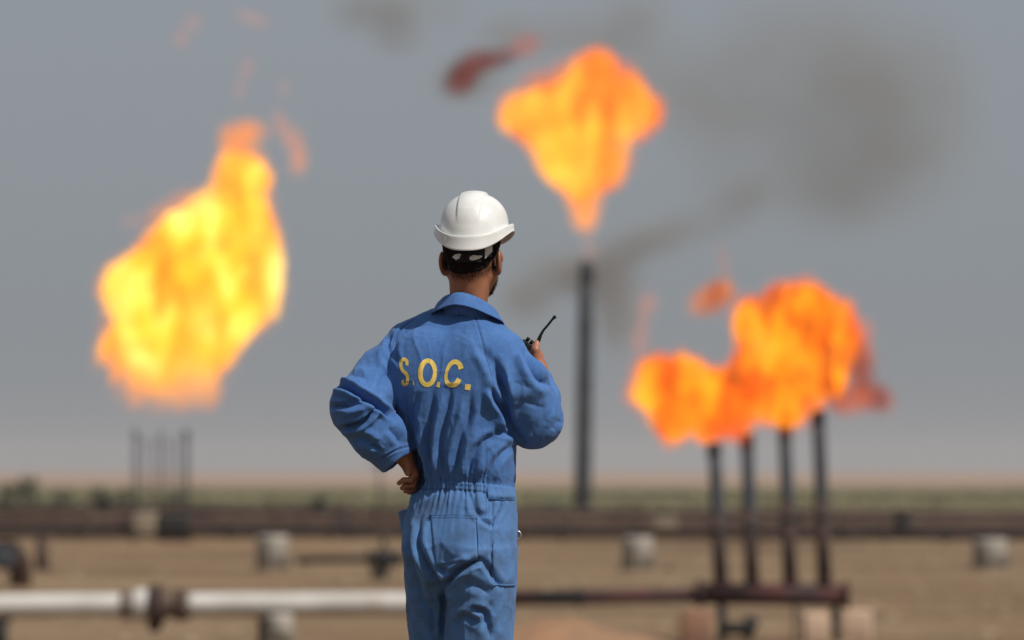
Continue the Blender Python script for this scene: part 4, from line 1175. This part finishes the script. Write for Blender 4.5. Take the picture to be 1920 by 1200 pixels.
for pts, w, dep, pr in FOLDS:
    d, sd_, tt = seg_dist(curve(pts))
    fade = np.minimum(1, np.minimum(tt, 1 - tt) * 5 + 0.12)
    x = d / w
    if pr == 'v': f = -0.55 * np.exp(-(x * 1.3) ** 2) - 0.75 * np.exp(-x * 2.4) + 0.5 * np.exp(-((x - 1.55) * 1.3) ** 2)
    elif pr == 'r': f = np.exp(-(x * 1.1) ** 2)
    else: f = sd_ * x * np.exp(-x * x) * 1.8
    disp += f * dep * 0.0017 * fade * facing
# gathers above and below the elastic waist
wz0 = PYv - 905
ang = np.arctan2(CV[:, 1] - PD, CV[:, 0] - X(868))
body_m = (PXv > 768) & (PXv < 972) & (np.abs(CV[:, 1] - PD) < 0.2)
gsig = np.sin(ang * 46 + 2.2 * vnoise(np.stack([ang * 7, wz0 * 0.012, ang * 0], 1), 2)) + 0.6 * np.sin(ang * 27 + 1.3 + 1.5 * vnoise(np.stack([ang * 5, wz0 * 0.01, ang * 0 + 5], 1), 3))
amt = np.where(wz0 > 0, np.exp(-np.maximum(wz0 - 20, 0) / 26), np.exp(-np.maximum(-wz0 - 4, 0) / 38)) * (np.abs(wz0) < 130)
amt = amt * np.where((PXv > 915) & (CN[:, 1] < 0), 0.25, 1.0)
disp += 0.0030 * gsig * amt * body_m
disp += -0.004 * np.exp(-((wz0 - 9) / 13.0) ** 2) * body_m
# general small crumple everywhere
Pn = CV * np.array([1, 1, 0.55])
disp += 0.0020 * vnoise(Pn / 0.06, 11) + 0.0008 * vnoise(Pn / 0.024, 12) + 0.0004 * vnoise(Pn / 0.011, 13)
wq = CV + 0.03 * np.stack([vnoise(CV / 0.09 + 3, 21), vnoise(CV / 0.09 + 7, 22), vnoise(CV / 0.09 + 11, 23)], 1)
rdg = 1 - np.abs(vnoise(wq * np.array([1, 1, 0.5]) / 0.075 + 9, 15)); disp += 0.0028 * (rdg ** 5 - 0.22)
rdg = 1 - np.abs(vnoise(wq * np.array([1, 1, 0.7]) / 0.036 + 5, 16)); disp += 0.0014 * (rdg ** 5 - 0.22)
# trouser legs below the frame bunch at the shins
disp += 0.006 * np.sin(CV[:, 2] * 75 + 3 * vnoise(CV / 0.09, 17)) * (1 - sstep(0.18, 0.5, CV[:, 2]))
CV = CV + CN * disp[:, None]
CV = relax(CV, CF, 1, 0.35)
coverall = mesh_np('coverall', CV, CF, M['fabric'], worker, ROOT)
coverall['label'] = 'faded blue cotton coverall'
CN = vnormals(CV, CF)
tri = np.concatenate([CF[:, [0, 1, 2]], CF[:, [0, 2, 3]]])
bvh = BVHTree.FromPolygons([tuple(v) for v in CV], [tuple(int(i) for i in f) for f in CF])
EYE = Vector((0, 0, CAMZ))
def onto(px, py, off=0.0015, default=None):
    """photograph pixel -> point on the coverall's camera side, lifted by off"""
    d = (Vector(S(px, py)) - EYE).normalized()
    hit, nrm, _, _ = bvh.ray_cast(EYE, d)
    if hit is None: return default
    if nrm.dot(d) > 0: nrm = -nrm
    return np.array(hit + nrm * off)

# ---- lettering printed on the back
def letter(center, widths, name='letter', ny=7):
    """ribbon following a centre line given in photograph pixels"""
    P = curve(center, 10) if len(center) > 2 else np.array(center, float)
    T = np.gradient(P, axis=0); T /= np.linalg.norm(T, axis=1)[:, None] + 1e-9
    Nn = np.stack([-T[:, 1], T[:, 0]], 1)
    wv = smooth_interp(np.linspace(0, len(widths) - 1, len(P)), np.arange(len(widths)), np.array(widths, float)) / 2
    V = []
    for i in range(len(P)):
        for k in range(ny):
            q = P[i] + Nn[i] * wv[i] * (2 * k / (ny - 1) - 1)
            V.append(onto(q[0], q[1], 0.0010))
    F = [(i * ny + k, (i + 1) * ny + k, (i + 1) * ny + k + 1, i * ny + k + 1) for i in range(len(P) - 1) for k in range(ny - 1)]
    F = [f for f in F if all(V[j] is not None for j in f)]
    V = [v if v is not None else ROOT for v in V]
    return mesh_np(name, np.array(V), np.array(F), M['yellow'], coverall, ROOT)
def L(*pts): return [(740 + x / 10.0, 640 + y / 10.0) for x, y in pts]
letter(L((235, 455), (225, 370), (175, 335), (125, 380), (120, 470), (150, 545), (205, 595), (245, 670), (235, 770), (190, 810), (155, 780), (152, 728)), [4.5, 6.5, 6.5, 6, 5.5, 6, 7, 6, 6, 6, 5, 3.5])
th_ = np.linspace(0, 2 * math.pi, 29)
letter([(740 + (618 + 137 * math.cos(a_) + 8 * math.sin(a_)) / 10, 640 + (590 - 225 * math.sin(a_)) / 10) for a_ in th_], [7.5, 8.5, 8.5, 9, 8.5, 8.5, 9, 8.5, 7.5])
letter(L((1248, 520), (1215, 430), (1130, 385), (1040, 440), (980, 560), (965, 690), (1000, 790), (1080, 820), (1160, 790), (1215, 705)), [10, 9.5, 9, 7.5, 6, 6, 8.5, 9, 9.5, 9.5])
letter(L((350, 735), (362, 820)), [1.5, 2.2], 'full_stop', 4)
letter(L((828, 762), (810, 860)), [5.0, 6.6], 'full_stop', 5)
letter(L((1378, 805), (1366, 912)), [10.5, 10.0], 'full_stop', 7)

# ---- sewn patches: pockets, side panel, waistband
def patch(name, corners, nu=34, nv=34, off=0.0045, fall=0.16, seed=1):
    """quad patch (4 photograph points: TL, TR, BR, BL) laid on the coverall, edges turned down"""
    C4 = np.array(corners, float)
    V = []; ok = []
    for i in range(nu):
        for j in range(nv):
            u, v = i / (nu - 1), j / (nv - 1)
            q = (C4[0] * (1 - u) + C4[1] * u) * (1 - v) + (C4[3] * (1 - u) + C4[2] * u) * v
            e = min(u, 1 - u, 1 - v) if v > 0.03 else min(u, 1 - u)
            k = min(1.0, e / fall * 2.2); k = k * (2 - k)
            p = onto(q[0], q[1], -0.0012 + (off + 0.0012) * k)
            ok.append(p is not None); V.append(p if p is not None else ROOT)
    F = [(i * nv + j, i * nv + j + 1, (i + 1) * nv + j + 1, (i + 1) * nv + j) for i in range(nu - 1) for j in range(nv - 1)]
    F = np.array([f for f in F if all(ok[k] for k in f)])
    V = np.array(V)
    return mesh_np(name, V, F, M['fabric'], coverall, ROOT)
patch('back_pocket', [(806, 966), (893, 967), (897, 1050), (816, 1062)], 44, 48, 0.005, 0.12)
patch('side_pocket', [(923, 940), (966, 939), (966, 1097), (922, 1097)], 26, 70, 0.004, 0.2)
def band(name, pts_top, pts_bot, off, rib=0.0, ribs=30, nu=150, nv=9):
    T_, B_ = curve(pts_top, 12), curve(pts_bot, 12)
    uu = np.linspace(0, 1, nu); pk = np.linspace(0, 1, len(T_)); pb = np.linspace(0, 1, len(B_))
    tx, ty = np.interp(uu, pk, T_[:, 0]), np.interp(uu, pk, T_[:, 1]); bx, by = np.interp(uu, pb, B_[:, 0]), np.interp(uu, pb, B_[:, 1])
    V = []; ok = []
    for i in range(nu):
        for j in range(nv):
            v = j / (nv - 1); e = min(v, 1 - v); k = min(1, e * 6)
            r_ = rib * (math.sin(i / nu * ribs * 6.283 + 1.4 * math.sin(v * 5 + i * 0.23)) + 0.5 * math.sin(i * 0.31 + v * 3)) * (0.4 + k * 0.6)
            rr = 0.6 * math.sin(i * 0.9) * (1 - k)
            p = onto(tx[i] * (1 - v) + bx[i] * v, ty[i] * (1 - v) + by[i] * v + rr, -0.001 + (off + 0.001) * k + r_ * k)
            ok.append(p is not None); V.append(p if p is not None else ROOT)
    F = np.array([f for f in [(i * nv + j, i * nv + j + 1, (i + 1) * nv + j + 1, (i + 1) * nv + j) for i in range(nu - 1) for j in range(nv - 1)] if all(ok[k] for k in f)])
    return mesh_np(name, np.array(V), F, M['fabric'], coverall, ROOT)
band('elastic_waistband', [(784, 902), (820, 901), (870, 903), (914, 906)], [(783, 919), (820, 919), (870, 920), (914, 925)], 0.0042, 0.0007, 46, 380, 11)
band('waist_belt', [(911, 907), (940, 909), (963, 913)], [(914, 936), (940, 937), (964, 937)], 0.006, 0.0, 1, 40, 11)
# stitched seams
def seam(pts, w=1.6, off=0.0012):
    P = curve(pts, 12); T = np.gradient(P, axis=0); T /= np.linalg.norm(T, axis=1)[:, None] + 1e-9
    Nn = np.stack([-T[:, 1], T[:, 0]], 1); V = []; ok = []
    for i in range(len(P)):
        for k, oo in ((-1, -0.0008), (0, off), (1, -0.0008)):
            q = P[i] + Nn[i] * w * k; p = onto(q[0], q[1], oo); ok.append(p is not None); V.append(p if p is not None else ROOT)
    F = [f for f in [(i * 3 + k, i * 3 + k + 1, i * 3 + k + 4, i * 3 + k + 3) for i in range(len(P) - 1) for k in (0, 1)] if all(ok[j] for j in f)]
    return mesh_np('seam', np.array(V), np.array(F), M['seam'], coverall, ROOT)
seam(c2((868, 150), (900, 250), (930, 370), (960, 470), (985, 570)))
seam(c2((535, 172), (470, 215), (425, 270), (405, 340)))
seam(c3((680, 470), (685, 600), (740, 700)))
seam(c3((745, 385), (750, 520), (755, 700), (765, 870)))
seam(c3((360, 560), (385, 700), (440, 830), (460, 900)))
seam(cl((440, 1045), (540, 993), (625, 962)))
seam([(806, 967), (850, 966.5), (893, 968)], 1.2, 0.006)
seam([(806, 972), (850, 971.5), (893, 973)], 0.7, 0.006)
seam([(924, 1097), (945, 1097.5), (965, 1097)], 1.1, 0.005)
seam([(916, 936.5), (940, 937.5), (963, 937.5)], 1.2, 0.006)
seam([(893, 968), (896, 1010), (897, 1046)], 0.8, 0.004)
seam([(927, 945), (924, 1020), (923, 1095)], 0.8, 0.004)

# ---- collar
HC = S(886, 468, 0.01)                       # head centre
def collar():
    prof = [(.058, -.060), (.060, -.03), (.0615, -.006), (.064, .0015), (.068, .001), (.075, -.007), (.083, -.019), (.0915, -.031), (.093, -.0335), (.0905, -.035), (.082, -.023), (.074, -.012), (.068, -.0055), (.064, -.012), (.062, -.03), (.0605, -.060)]
    nphi = 120; V = []
    c0 = np.array([X(878), PD + .002]); zb = Zp(551)
    for i in range(nphi):
        ph = R(-158 + 316 * i / (nphi - 1))                       # 0 = middle of the back
        for r_, dz in prof:
            an = ph
            lx = math.sin(an); lf = -math.cos(an)                 # right, forward in the body frame
            f_ = (1 - math.cos(ph)) / 2
            rr = r_ * (1.0 + 0.06 * math.sin(an) ** 2) + .004 + (r_ > .07) * 0.003 * math.sin(ph * 5 + 1) 
            x = c0[0] + rr * (lx * math.cos(TH) + lf * math.sin(TH)); y = c0[1] + rr * (-lx * math.sin(TH) + lf * math.cos(TH)) * 0.98
            z = zb + dz * (1.0 + 0.15 * abs(math.sin(ph))) - 0.062 * f_ ** 0.9 + 0.003 * math.sin(ph * 3 + .6) * (r_ / .1) + 0.009 * (-lx) * 0.5
            V.append((x, y, z))
    n = len(prof)
    F = [(i * n + k, (i + 1) * n + k, (i + 1) * n + (k + 1) % n, i * n + (k + 1) % n) for i in range(nphi - 1) for k in range(n)]
    return mesh_np('collar', np.array(V), np.array(F), M['fabric'], coverall, ROOT)
collar()

# ---- body: one skin surface with head, ears, face, arms and hands
HY_ = R(18)                                  # the head turns a little further to the right
HR_ = np.array([math.cos(HY_), -math.sin(HY_), 0]); HF_ = np.array([math.sin(HY_), math.cos(HY_), 0]); HU_ = np.array([0, 0, 1.0])
HM = np.stack([HR_, HF_, HU_])
def hp(r, f, u): return HC + HR_ * r + HF_ * f + HU_ * u
bod = Field([X(640), PD - .26, 0.03], [X(1040), PD + .36, Zp(375)], 0.0029)
bod.loft(TZ, TCX, TCY, TA, TB, TH, 2.2, 0.0, shrink=0.028)
for LG in (LEGL, LEGR):
    q = [a_.copy() for a_ in LG]; q[3] = q[3] * 0.0 + np.interp(q[0], [.1, .5, .85], [.035, .05, .04]); q[4] = q[3]
    bod.loft(*q, 0.0, 2.0, 0.01)
bod.chain([S(*p) for p in ARM_L[:4]] + [S(752, 846, -.012), S(758, 856, -.008)], [.05, .048, .040, .036, .029, .026], k=0.01)
bod.chain([S(*p) for p in ARM_R[:4]] + [S(1009, 706, .175), S(1009, 692, .195)], [.05, .048, .042, .036, .028, .024], k=0.01)
bod.cone(hp(0, -.022, -.055), S(878, 600, .025), .0555, .050, k=0.02)                # neck
bod.cone(hp(-.03, -.03, -.075), hp(-.02, -.035, -.17), .02, .02, k=0.02)
bod.cone(hp(.03, -.03, -.075), hp(.02, -.035, -.17), .02, .02, k=0.02)
bod.ell(hp(0, -.012, .028), (.076, .096, .09), HM, k=0.02)
bod.ell(hp(0, .028, -.05), (.058, .064, .074), HM, k=0.03)
for sg in (-1, 1):
    bod.cone(hp(.052 * sg, .0, -.068), hp(.022 * sg, .068, -.108), .020, .016, k=0.02)   # jaw line
    bod.ell(hp(.048 * sg, .055, -.022), (.022, .026, .02), HM, k=0.02)                    # cheek bone
    bod.cone(hp(.012 * sg, .086, .020), hp(.046 * sg, .070, .020), .013, .011, k=0.012)  # brow
bod.ell(hp(0, .074, -.106), (.02, .017, .016), HM, k=0.02)                               # chin
for sg in (-1, 1):
    bod.ell(hp(.031 * sg, .096, -.002), (.017, .015, .011), HM, k=0.010, mode='s')        # eye sockets
    bod.ell(hp(.031 * sg, .075, -.002), (.0125, .0125, .0125), HM, k=0.002)
bod.cone(hp(0, .088, .006), hp(0, .110, -.034), .008, .0115, k=0.012)                    # nose
for sg in (-1, 1): bod.ell(hp(.012 * sg, .096, -.038), (.009, .011, .008), HM, k=0.008)
bod.cone(hp(-.020, .082, -.065), hp(.020, .082, -.065), .0085, .0085, k=0.008)           # lips
bod.cone(hp(-.016, .081, -.077), hp(.016, .081, -.077), .009, .009, k=0.008)
bod.cone(hp(-.022, .093, -.071), hp(.022, .093, -.071), .0022, .0022, k=0.003, mode='s')
for sg in (-1, 1):                                                                       # ears
    tilt = R(24) * sg
    e_out = HR_ * sg * math.cos(R(30)) - HF_ * math.sin(R(30)); e_b = np.cross(HU_, e_out); 
    nrm = HR_ * sg * math.sin(R(62)) + HF_ * math.cos(R(62)) * 0.55; nrm /= np.linalg.norm(nrm)
    upv = HU_ * math.cos(R(8)) - HF_ * math.sin(R(8)) * 1.0; upv -= nrm * (upv @ nrm); upv /= np.linalg.norm(upv)
    wid = np.cross(upv, nrm)
    c = hp(.0815 * sg, -.012, -.036)
    bod.ell(c, (.019, .0075, .033), [wid, nrm, upv], k=0.008)
    bod.ell(c + nrm * .007 + upv * .004, (.011, .006, .021), [wid, nrm, upv], k=0.004, mode='s')
    bod.ell(c - upv * .026 - HR_ * sg * .004, (.009, .007, .010), [wid, nrm, upv], k=0.006)
# left hand on the hip: thumb near the viewer, fingers curled behind it
wr = S(759, 858, -.008)
bod.chain([S(757, 848, -.012), S(760, 866, -.016), S(765, 886, -.034)], [.0235, .0160, .0105], k=0.008)     # thumb and its ball
kn = [S(777, 889, -.016), S(779, 892, .004), S(780, 893, .023), S(780, 892, .041)]
mid = [S(771, 900, -.026), S(775, 910, -.006), S(777, 918, .014), S(778, 920, .034)]
tip = [S(757, 900, -.030), S(759, 911, -.012), S(764, 920, .008), S(768, 923, .030)]
end = [S(748, 906, -.022), S(754, 915, -.006), S(760, 921, .010), S(765, 923, .030)]
for i in range(4):
    bod.cone(wr + np.array([0, .012 * i - .012, 0]), kn[i], .018, .0135, k=0.010)
    rr = (.0084, .0086, .0083, .0074)[i]
    bod.chain([kn[i], mid[i], tip[i], end[i]], [.0112, rr, rr * .95, rr * .80], k=0.0012)
# right hand raised around the radio
wr = S(1009, 690, .20)
RA = np.array([0.60, 0.0, 0.80]); RT = S(996, 646, .225)            # radio axis and top centre
RB = np.array([0.80, 0.0, -0.60])                                    # across the radio, towards the viewer's right
palm = S(1003, 668, .205)
bod.cone(wr, palm, .0225, .0215, k=0.012)
bod.cone(wr, S(1000, 662, .225), .0215, .018, k=0.012)
bod.chain([S(1005, 676, .19), S(1004, 656, .185), S(1006, 644, .195)], [.0155, .0120, .0098], k=0.006)     # thumb lying along the case
for i in range(4):
    b0 = RT - RA * (.018 + .0215 * i)
    k0 = b0 + RB * .031 + np.array([0, .008, 0]); k1 = b0 + RB * .020 + np.array([0, .034, 0]); k2 = b0 - RB * .006 + np.array([0, .036, 0]); k3 = b0 - RB * .026 + np.array([0, .022, 0])
    bod.cone(palm, k0, .017, .0118, k=0.010)
    bod.chain([k0, k1, k2, k3], [.0112, .0100, .0092, .0080], k=0.003)
BV, BF = bod.nets(); del bod
BV = relax(BV, BF, 1)
body = mesh_np('body', BV, BF, M['skin'], worker, ROOT)
body['label'] = 'tanned skin of head, neck and hands'

# ---- hair: close-cropped shell over the skull plus short strands at the faded edge, and a beard
hr = Field(HC - np.array([.13, .13, .16]), HC + np.array([.13, .13, .14]), 0.0028)
hr.ell(hp(0, -.012, .028), (.0795, .0995, .093), HM, k=0.0)
hr.cone(hp(0, -.040, -.02), hp(0, -.046, -.060), .0585, .050, k=0.02)
def hair_cut(Xg, Yg, Zg):
    dx_, dy_, dz_ = Xg - HC[0], Yg - HC[1], Zg - HC[2]
    r_ = dx_ * HR_[0] + dy_ * HR_[1]; f_ = dx_ * HF_[0] + dy_ * HF_[1]
    low = -.070 + 0.0 * r_ + 0.9 * np.maximum(f_ + .035, 0) + 6.0 * r_ ** 2          # nape line rising towards the temples
    return -(np.maximum(low - dz_, (f_ - .045)) ) 
hr.put(lambda a_, b_, c_: np.minimum(1.0, hair_cut(a_, b_, c_)), HC - .2, HC + .2, 0.0, 's')
HV, HFc = hr.nets(); del hr
HV = HV + vnormals(HV, HFc) * (0.0012 * vnoise(HV / 0.005, 3))[:, None]
hair = mesh_np('hair', HV, HFc, M['hair'], worker, ROOT)
BN = vnormals(BV, BF)
rel_h = BV - HC; hr_r = rel_h @ HR_; hr_f = rel_h @ HF_; hr_u = rel_h[:, 2]
def strands(name, mask_prob, n, length, w, parent, seed, down=0.8):
    r = np.random.default_rng(seed)
    p = np.maximum(mask_prob, 0); p = p / p.sum()
    i = r.choice(len(BV), n, p=p)
    P = BV[i] + r.normal(size=(n, 3)) * 0.0012; Nn = BN[i]
    d = Nn * 0.35 + np.array([0, 0, -down]) + r.normal(size=(n, 3)) * 0.25
    d /= np.linalg.norm(d, axis=1)[:, None]
    sd_ = np.cross(d, Nn); sd_ /= np.linalg.norm(sd_, axis=1)[:, None] + 1e-9
    ln = length * (0.6 + 0.8 * r.random(n))[:, None]
    V = np.concatenate([P - sd_ * w, P + sd_ * w, P + d * ln + Nn * 0.0008])
    k = np.arange(n); F = np.stack([k, k + n, k + 2 * n], 1)
    ob = mesh_np(name, V, F, M['hair'], parent, ROOT, smooth=False); ob['kind'] = 'stuff'
    return ob
nape = np.exp(-((hr_u + .073 - 6.0 * hr_r ** 2) / .013) ** 2) * (hr_f < 0.0) * (np.abs(hr_r) < .08) * (hr_u > -.115)
side = np.exp(-((hr_u + .02 - 0.6 * hr_f) / .03) ** 2) * (hr_f > -.02) * (hr_f < .04) * (np.abs(hr_r) > .05) * (hr_u > -.07)
strands('hair_fringe', nape + 0.5 * side, 14000, 0.0028, 0.00030, hair, 3)
bm_ = (hr_f > .012) * (hr_u < -.055) * (hr_u > -.13) * (np.linalg.norm(rel_h[:, :2], axis=1) > .045)
strands('beard', bm_.astype(float), 9000, 0.0030, 0.0005, body, 4, 0.9)
br_ = np.exp(-((hr_u - .020) / .004) ** 2) * (hr_f > .06) * (np.abs(hr_r) > .012) * (np.abs(hr_r) < .05)
strands('eyebrow', br_, 500, 0.007, 0.0005, body, 5, 0.1)
for sg in (-1, 1):
    MB().ball(tuple(hp(.031 * sg, .0765, -.002) - ROOT), 0.0122, 16, 10).build('eye', mat('eye_white', (0.7, 0.68, 0.65), None, rough=0.2), body)

# ---- hard hat
HT = R(10)
KR = np.array([math.cos(HT), -math.sin(HT), 0]); KF = np.array([math.sin(HT), math.cos(HT), 0])
KC = np.array([X(889.5), PD + .008, Zp(442)])              # centre of the dome's base
def helmet():
    hat = empty('hard_hat', (0, 0, 0)); hat.parent = worker
    hat['label'] = 'scuffed white hard hat with a raised crown ridge'
    nphi, nt = 200, 60
    a_, b_, hgt = .0935, .117, Zp(361) - Zp(442)
    V = []
    def rim_z(ph):                                    # ph 0 = back; brim sits lower at the back than at the sides
        return -0.009 + 0.033 * (math.sin(ph) ** 2) ** 1.35 + 0.010 * (1 - math.cos(ph)) / 2
    for i in range(nphi):
        ph = 2 * math.pi * i / nphi
        s_, c_ = math.sin(ph), -math.cos(ph)          # right, forward
        rz = rim_z(ph)
        front = max(0.0, c_)
        rows = []
        for k in range(nt):                           # dome
            t_ = k / (nt - 1) * math.pi / 2
            rr = math.sin(t_) ** 0.94; zz = math.cos(t_) ** 0.92 if k < nt - 1 else 0.0
            r_, f_, z_ = a_ * rr * s_, b_ * rr * c_, rz + (hgt - rz) * zz
            # crown ridge: a broad raised strip running front to back
            wdt = .036 - .004 * (1 - zz)
            edge = 1 - min(1.0, max(0.0, (abs(r_) - (wdt - .004)) / .004)); edge = edge * edge * (3 - 2 * edge)
            down = min(1.0, max(0.0, (zz - 0.30) / 0.30)) if c_ < 0 else min(1.0, max(0.0, (zz - 0.22) / 0.3))
            lift = .0062 * edge * down
            z_ += lift * max(zz, .2); f_ += lift * c_ * rr * .8
            # slight dishing beside the ridge
            rows.append((r_, f_, z_))
        vis = front ** 2.0
        drop = .037 - .020 * (s_ * s_) ** 1.3 - .014 * vis           # band and brim: deep at the nape, shallow at the sides
        ca, cb = (a_ + .000), (b_ + .000)
        def ring(off, dz): rows.append(((ca + off) * s_, (cb + off + vis * off * 1.6) * c_, rz + dz))
        ring(.0035, -.0015); ring(.0105, .0015); ring(.0125, .0040); ring(.0140, .0042); ring(.0152, .0020)
        ring(.0150, -.004); ring(.0160, -drop * .55); ring(.0172, -drop * .86); ring(.0178, -drop * .97); ring(.0165, -drop)
        ring(.0135, -drop); ring(.0115, -drop * .86); ring(.008, -drop * .4); ring(-.003, -.006)
        for q in rows[nt - 2::-1]:                     # inner shell
            sc_ = .965; rows.append((q[0] * sc_, q[1] * sc_, rz + (q[2] - rz) * .955))
        V.append(rows)
    n = len(V[0]); A = np.array(V)
    Wd = KC + A[..., 0:1] * KR + A[..., 1:2] * KF + A[..., 2:3] * np.array([0, 0, 1.0])
    F = []
    for i in range(nphi):
        j = (i + 1) % nphi
        F += [(i * n + k, i * n + k + 1, j * n + k + 1, j * n + k) for k in range(n - 1)]
    sh = mesh_np('shell', Wd.reshape(-1, 3), np.array(F), M['helmet'], hat, ROOT)
    bm = bmesh.new(); bm.from_mesh(sh.data); bmesh.ops.remove_doubles(bm, verts=bm.verts, dist=1e-5); bmesh.ops.recalc_face_normals(bm, faces=bm.faces); bm.to_mesh(sh.data); bm.free()
    for p in sh.data.polygons: p.use_smooth = True
    def arc(name, ph0, ph1, ra, rb, z0, z1, thick, material, n=40, tap=0.0):
        V = []; 
        for i in range(n + 1):
            u = i / n; ph = R(ph0 + (ph1 - ph0) * u); s_, c_ = math.sin(ph), -math.cos(ph)
            zz0 = z0 + tap * u
            for (off, z) in ((0, zz0), (thick, zz0), (thick, z1), (0, z1)):
                V.append(KC + KR * (ra + off) * s_ + KF * (rb + off) * c_ + np.array([0, 0, z]))
        F = [(i * 4 + k, (i + 1) * 4 + k, (i + 1) * 4 + (k + 1) % 4, i * 4 + (k + 1) % 4) for i in range(n) for k in range(4)]
        F += [(0, 1, 2, 3), tuple(n * 4 + k for k in (3, 2, 1, 0))]
        return mesh_np(name, np.array(V), np.array(F), material, hat, ROOT, smooth=False)
    arc('headband', -62, 50, .0770, .1005, -.060, -.030, .0022, M['black'])
    arc('nape_adjuster', -24, 26, .0795, .1022, -.076, -.050, .005, M['black'], 16)
    arc('strap', -50, -40, .080, .1035, -.064, -.030, .0015, M['strap'], 8, 0.018)
    arc('strap', 34, 50, .080, .1035, -.066, -.030, .0015, M['strap'], 8, 0.02)
    # worn white label scraps on the headband
    for ph, z0, w_, h_, sd_ in ((-20, -.061, .029, .017, 1), (14, -.064, .036, .015, 2)):
        r = random.Random(sd_); V = []; m_ = 14
        for k in range(m_):
            an = 2 * math.pi * k / m_; q = 0.72 + 0.4 * r.random()
            uu = math.cos(an) * w_ / 2 * q; vv = math.sin(an) * h_ / 2 * q
            p2 = R(ph) + uu / .09; s_, c_ = math.sin(p2), -math.cos(p2)
            for t_ in (.0102, .0085): V.append(KC + KR * (.0800 + t_) * s_ + KF * (.1000 + t_) * c_ + np.array([0, 0, z0 + vv + uu * .15]))
        me_ = MB(); me_.add([v - ROOT for v in V], [tuple(range(0, 2 * m_, 2)), tuple(range(2 * m_ - 1, 0, -2))] + [(2 * k, 2 * k + 1, (2 * k + 3) % (2 * m_), (2 * k + 2) % (2 * m_)) for k in range(m_)])
        me_.build('label_scrap', M['strap'], hat)
    # moulded clip tabs on the brim band
    for ph in (-40,):
        p2 = R(ph); s_, c_ = math.sin(p2), -math.cos(p2); rz = rim_z(p2)
        V = []
        for du in (-.10, .10):
            for z in (-.008, -.026):
                for t_ in (.0140, .0168):
                    q = p2 + du; V.append(KC + KR * (a_ + t_) * math.sin(q) + KF * (b_ + t_) * -math.cos(q) + np.array([0, 0, rz + z]) - ROOT)
        MB().add(V, [(0, 1, 3, 2), (4, 6, 7, 5), (0, 4, 5, 1), (2, 3, 7, 6), (1, 5, 7, 3), (0, 2, 6, 4)]).build('clip_tab', M['helmet'], hat)
    return hat
helmet()

# ---- boots
for LG in (LEGL, LEGR):
    bf = Field([LG[1][0] - .12, LG[2][0] - .16, -.02], [LG[1][0] + .16, LG[2][0] + .30, .26], 0.005)
    c = np.array([LG[1][0], LG[2][0], 0]); fw = np.array([math.sin(TH), math.cos(TH), 0])
    bf.cone(c + (0, 0, .22), c + (0, 0, .06), .046, .05, k=0.02)
    bf.cone(c - fw * .03 + (0, 0, .045), c + fw * .17 + (0, 0, .042), .046, .042, k=0.03)
    bf.cone(c + fw * .10 + (0, 0, .045), c + fw * .18 + (0, 0, .043), .048, .042, k=0.03)
    bf.put(lambda a_, b_, c_: c_ - 0.0 + 0 * a_ + 0 * b_, [-5, 10, -1], [5, 20, 0.012], 0.0, 's')
    bv_, bff = bf.nets()
    bo = mesh_np('boot', bv_, bff, M['leather'], worker, ROOT)
# small key ring hanging at the right hip
kr = MB(); kc = S(970, 1003, -.03)
kr.tube([tuple(kc + np.array([.010 * math.cos(k * math.pi / 8), -.002, .011 * math.sin(k * math.pi / 8)]) - ROOT) for k in range(17)], .0022, 8, False)
k0 = kr.build('key_ring', M['metal'], worker)
MB().box(tuple(kc + np.array([-.004, -.004, -.034]) - ROOT), tuple(kc + np.array([.003, .001, -.010]) - ROOT), 0, .0012).build('key_fob', mat('brown_fob', (0.16, 0.06, 0.03), None, rough=0.6), k0)

# ------------------------------------------------------------------ handheld radio
ro = RT - RA * .125
radio = thing('handheld_radio', 'black two-way radio with a stubby antenna held in his right hand', 'radio', ro)
def rbox(name, c, hx, hy, hz, m, bev):
    mb = MB().box((-hx, -hy, -hz), (hx, hy, hz), 0, bev)
    mb.v = [tuple((c + RB * v[0] + np.array([0, 1, 0]) * v[1] + RA * v[2]) - ro) for v in mb.v]
    return mb.build(name, m, radio)
rbox('case', RT - RA * .062, .027, .017, .062, M['black'], .004)
rbox('speaker_grille', RT - RA * .045 + np.array([0, .0185, 0]), .020, .0015, .018, M['black'], .0006)
for k, off in enumerate((-.016, -.003)):
    kb = MB().tube([tuple(RT + RB * off - ro), tuple(RT + RB * off + RA * .012 - ro)], .0052, 12).build('knob', M['black'], radio)
ab = RT + RB * .017
def ant(px, py): return S(px, py, .225)
MB().tube([tuple(q - ro) for q in (ab - RA * .004, ant(1010, 638), ant(1014, 628), ant(1019, 619), ant(1027, 610), ant(1034, 601), ant(1037.5, 597), ant(1039, 595.5), ant(1042, 592.5))],
          [.0062, .0058, .0042, .0034, .0033, .0033, .0036, .0050, .0046], 12).build('antenna', M['black'], radio)
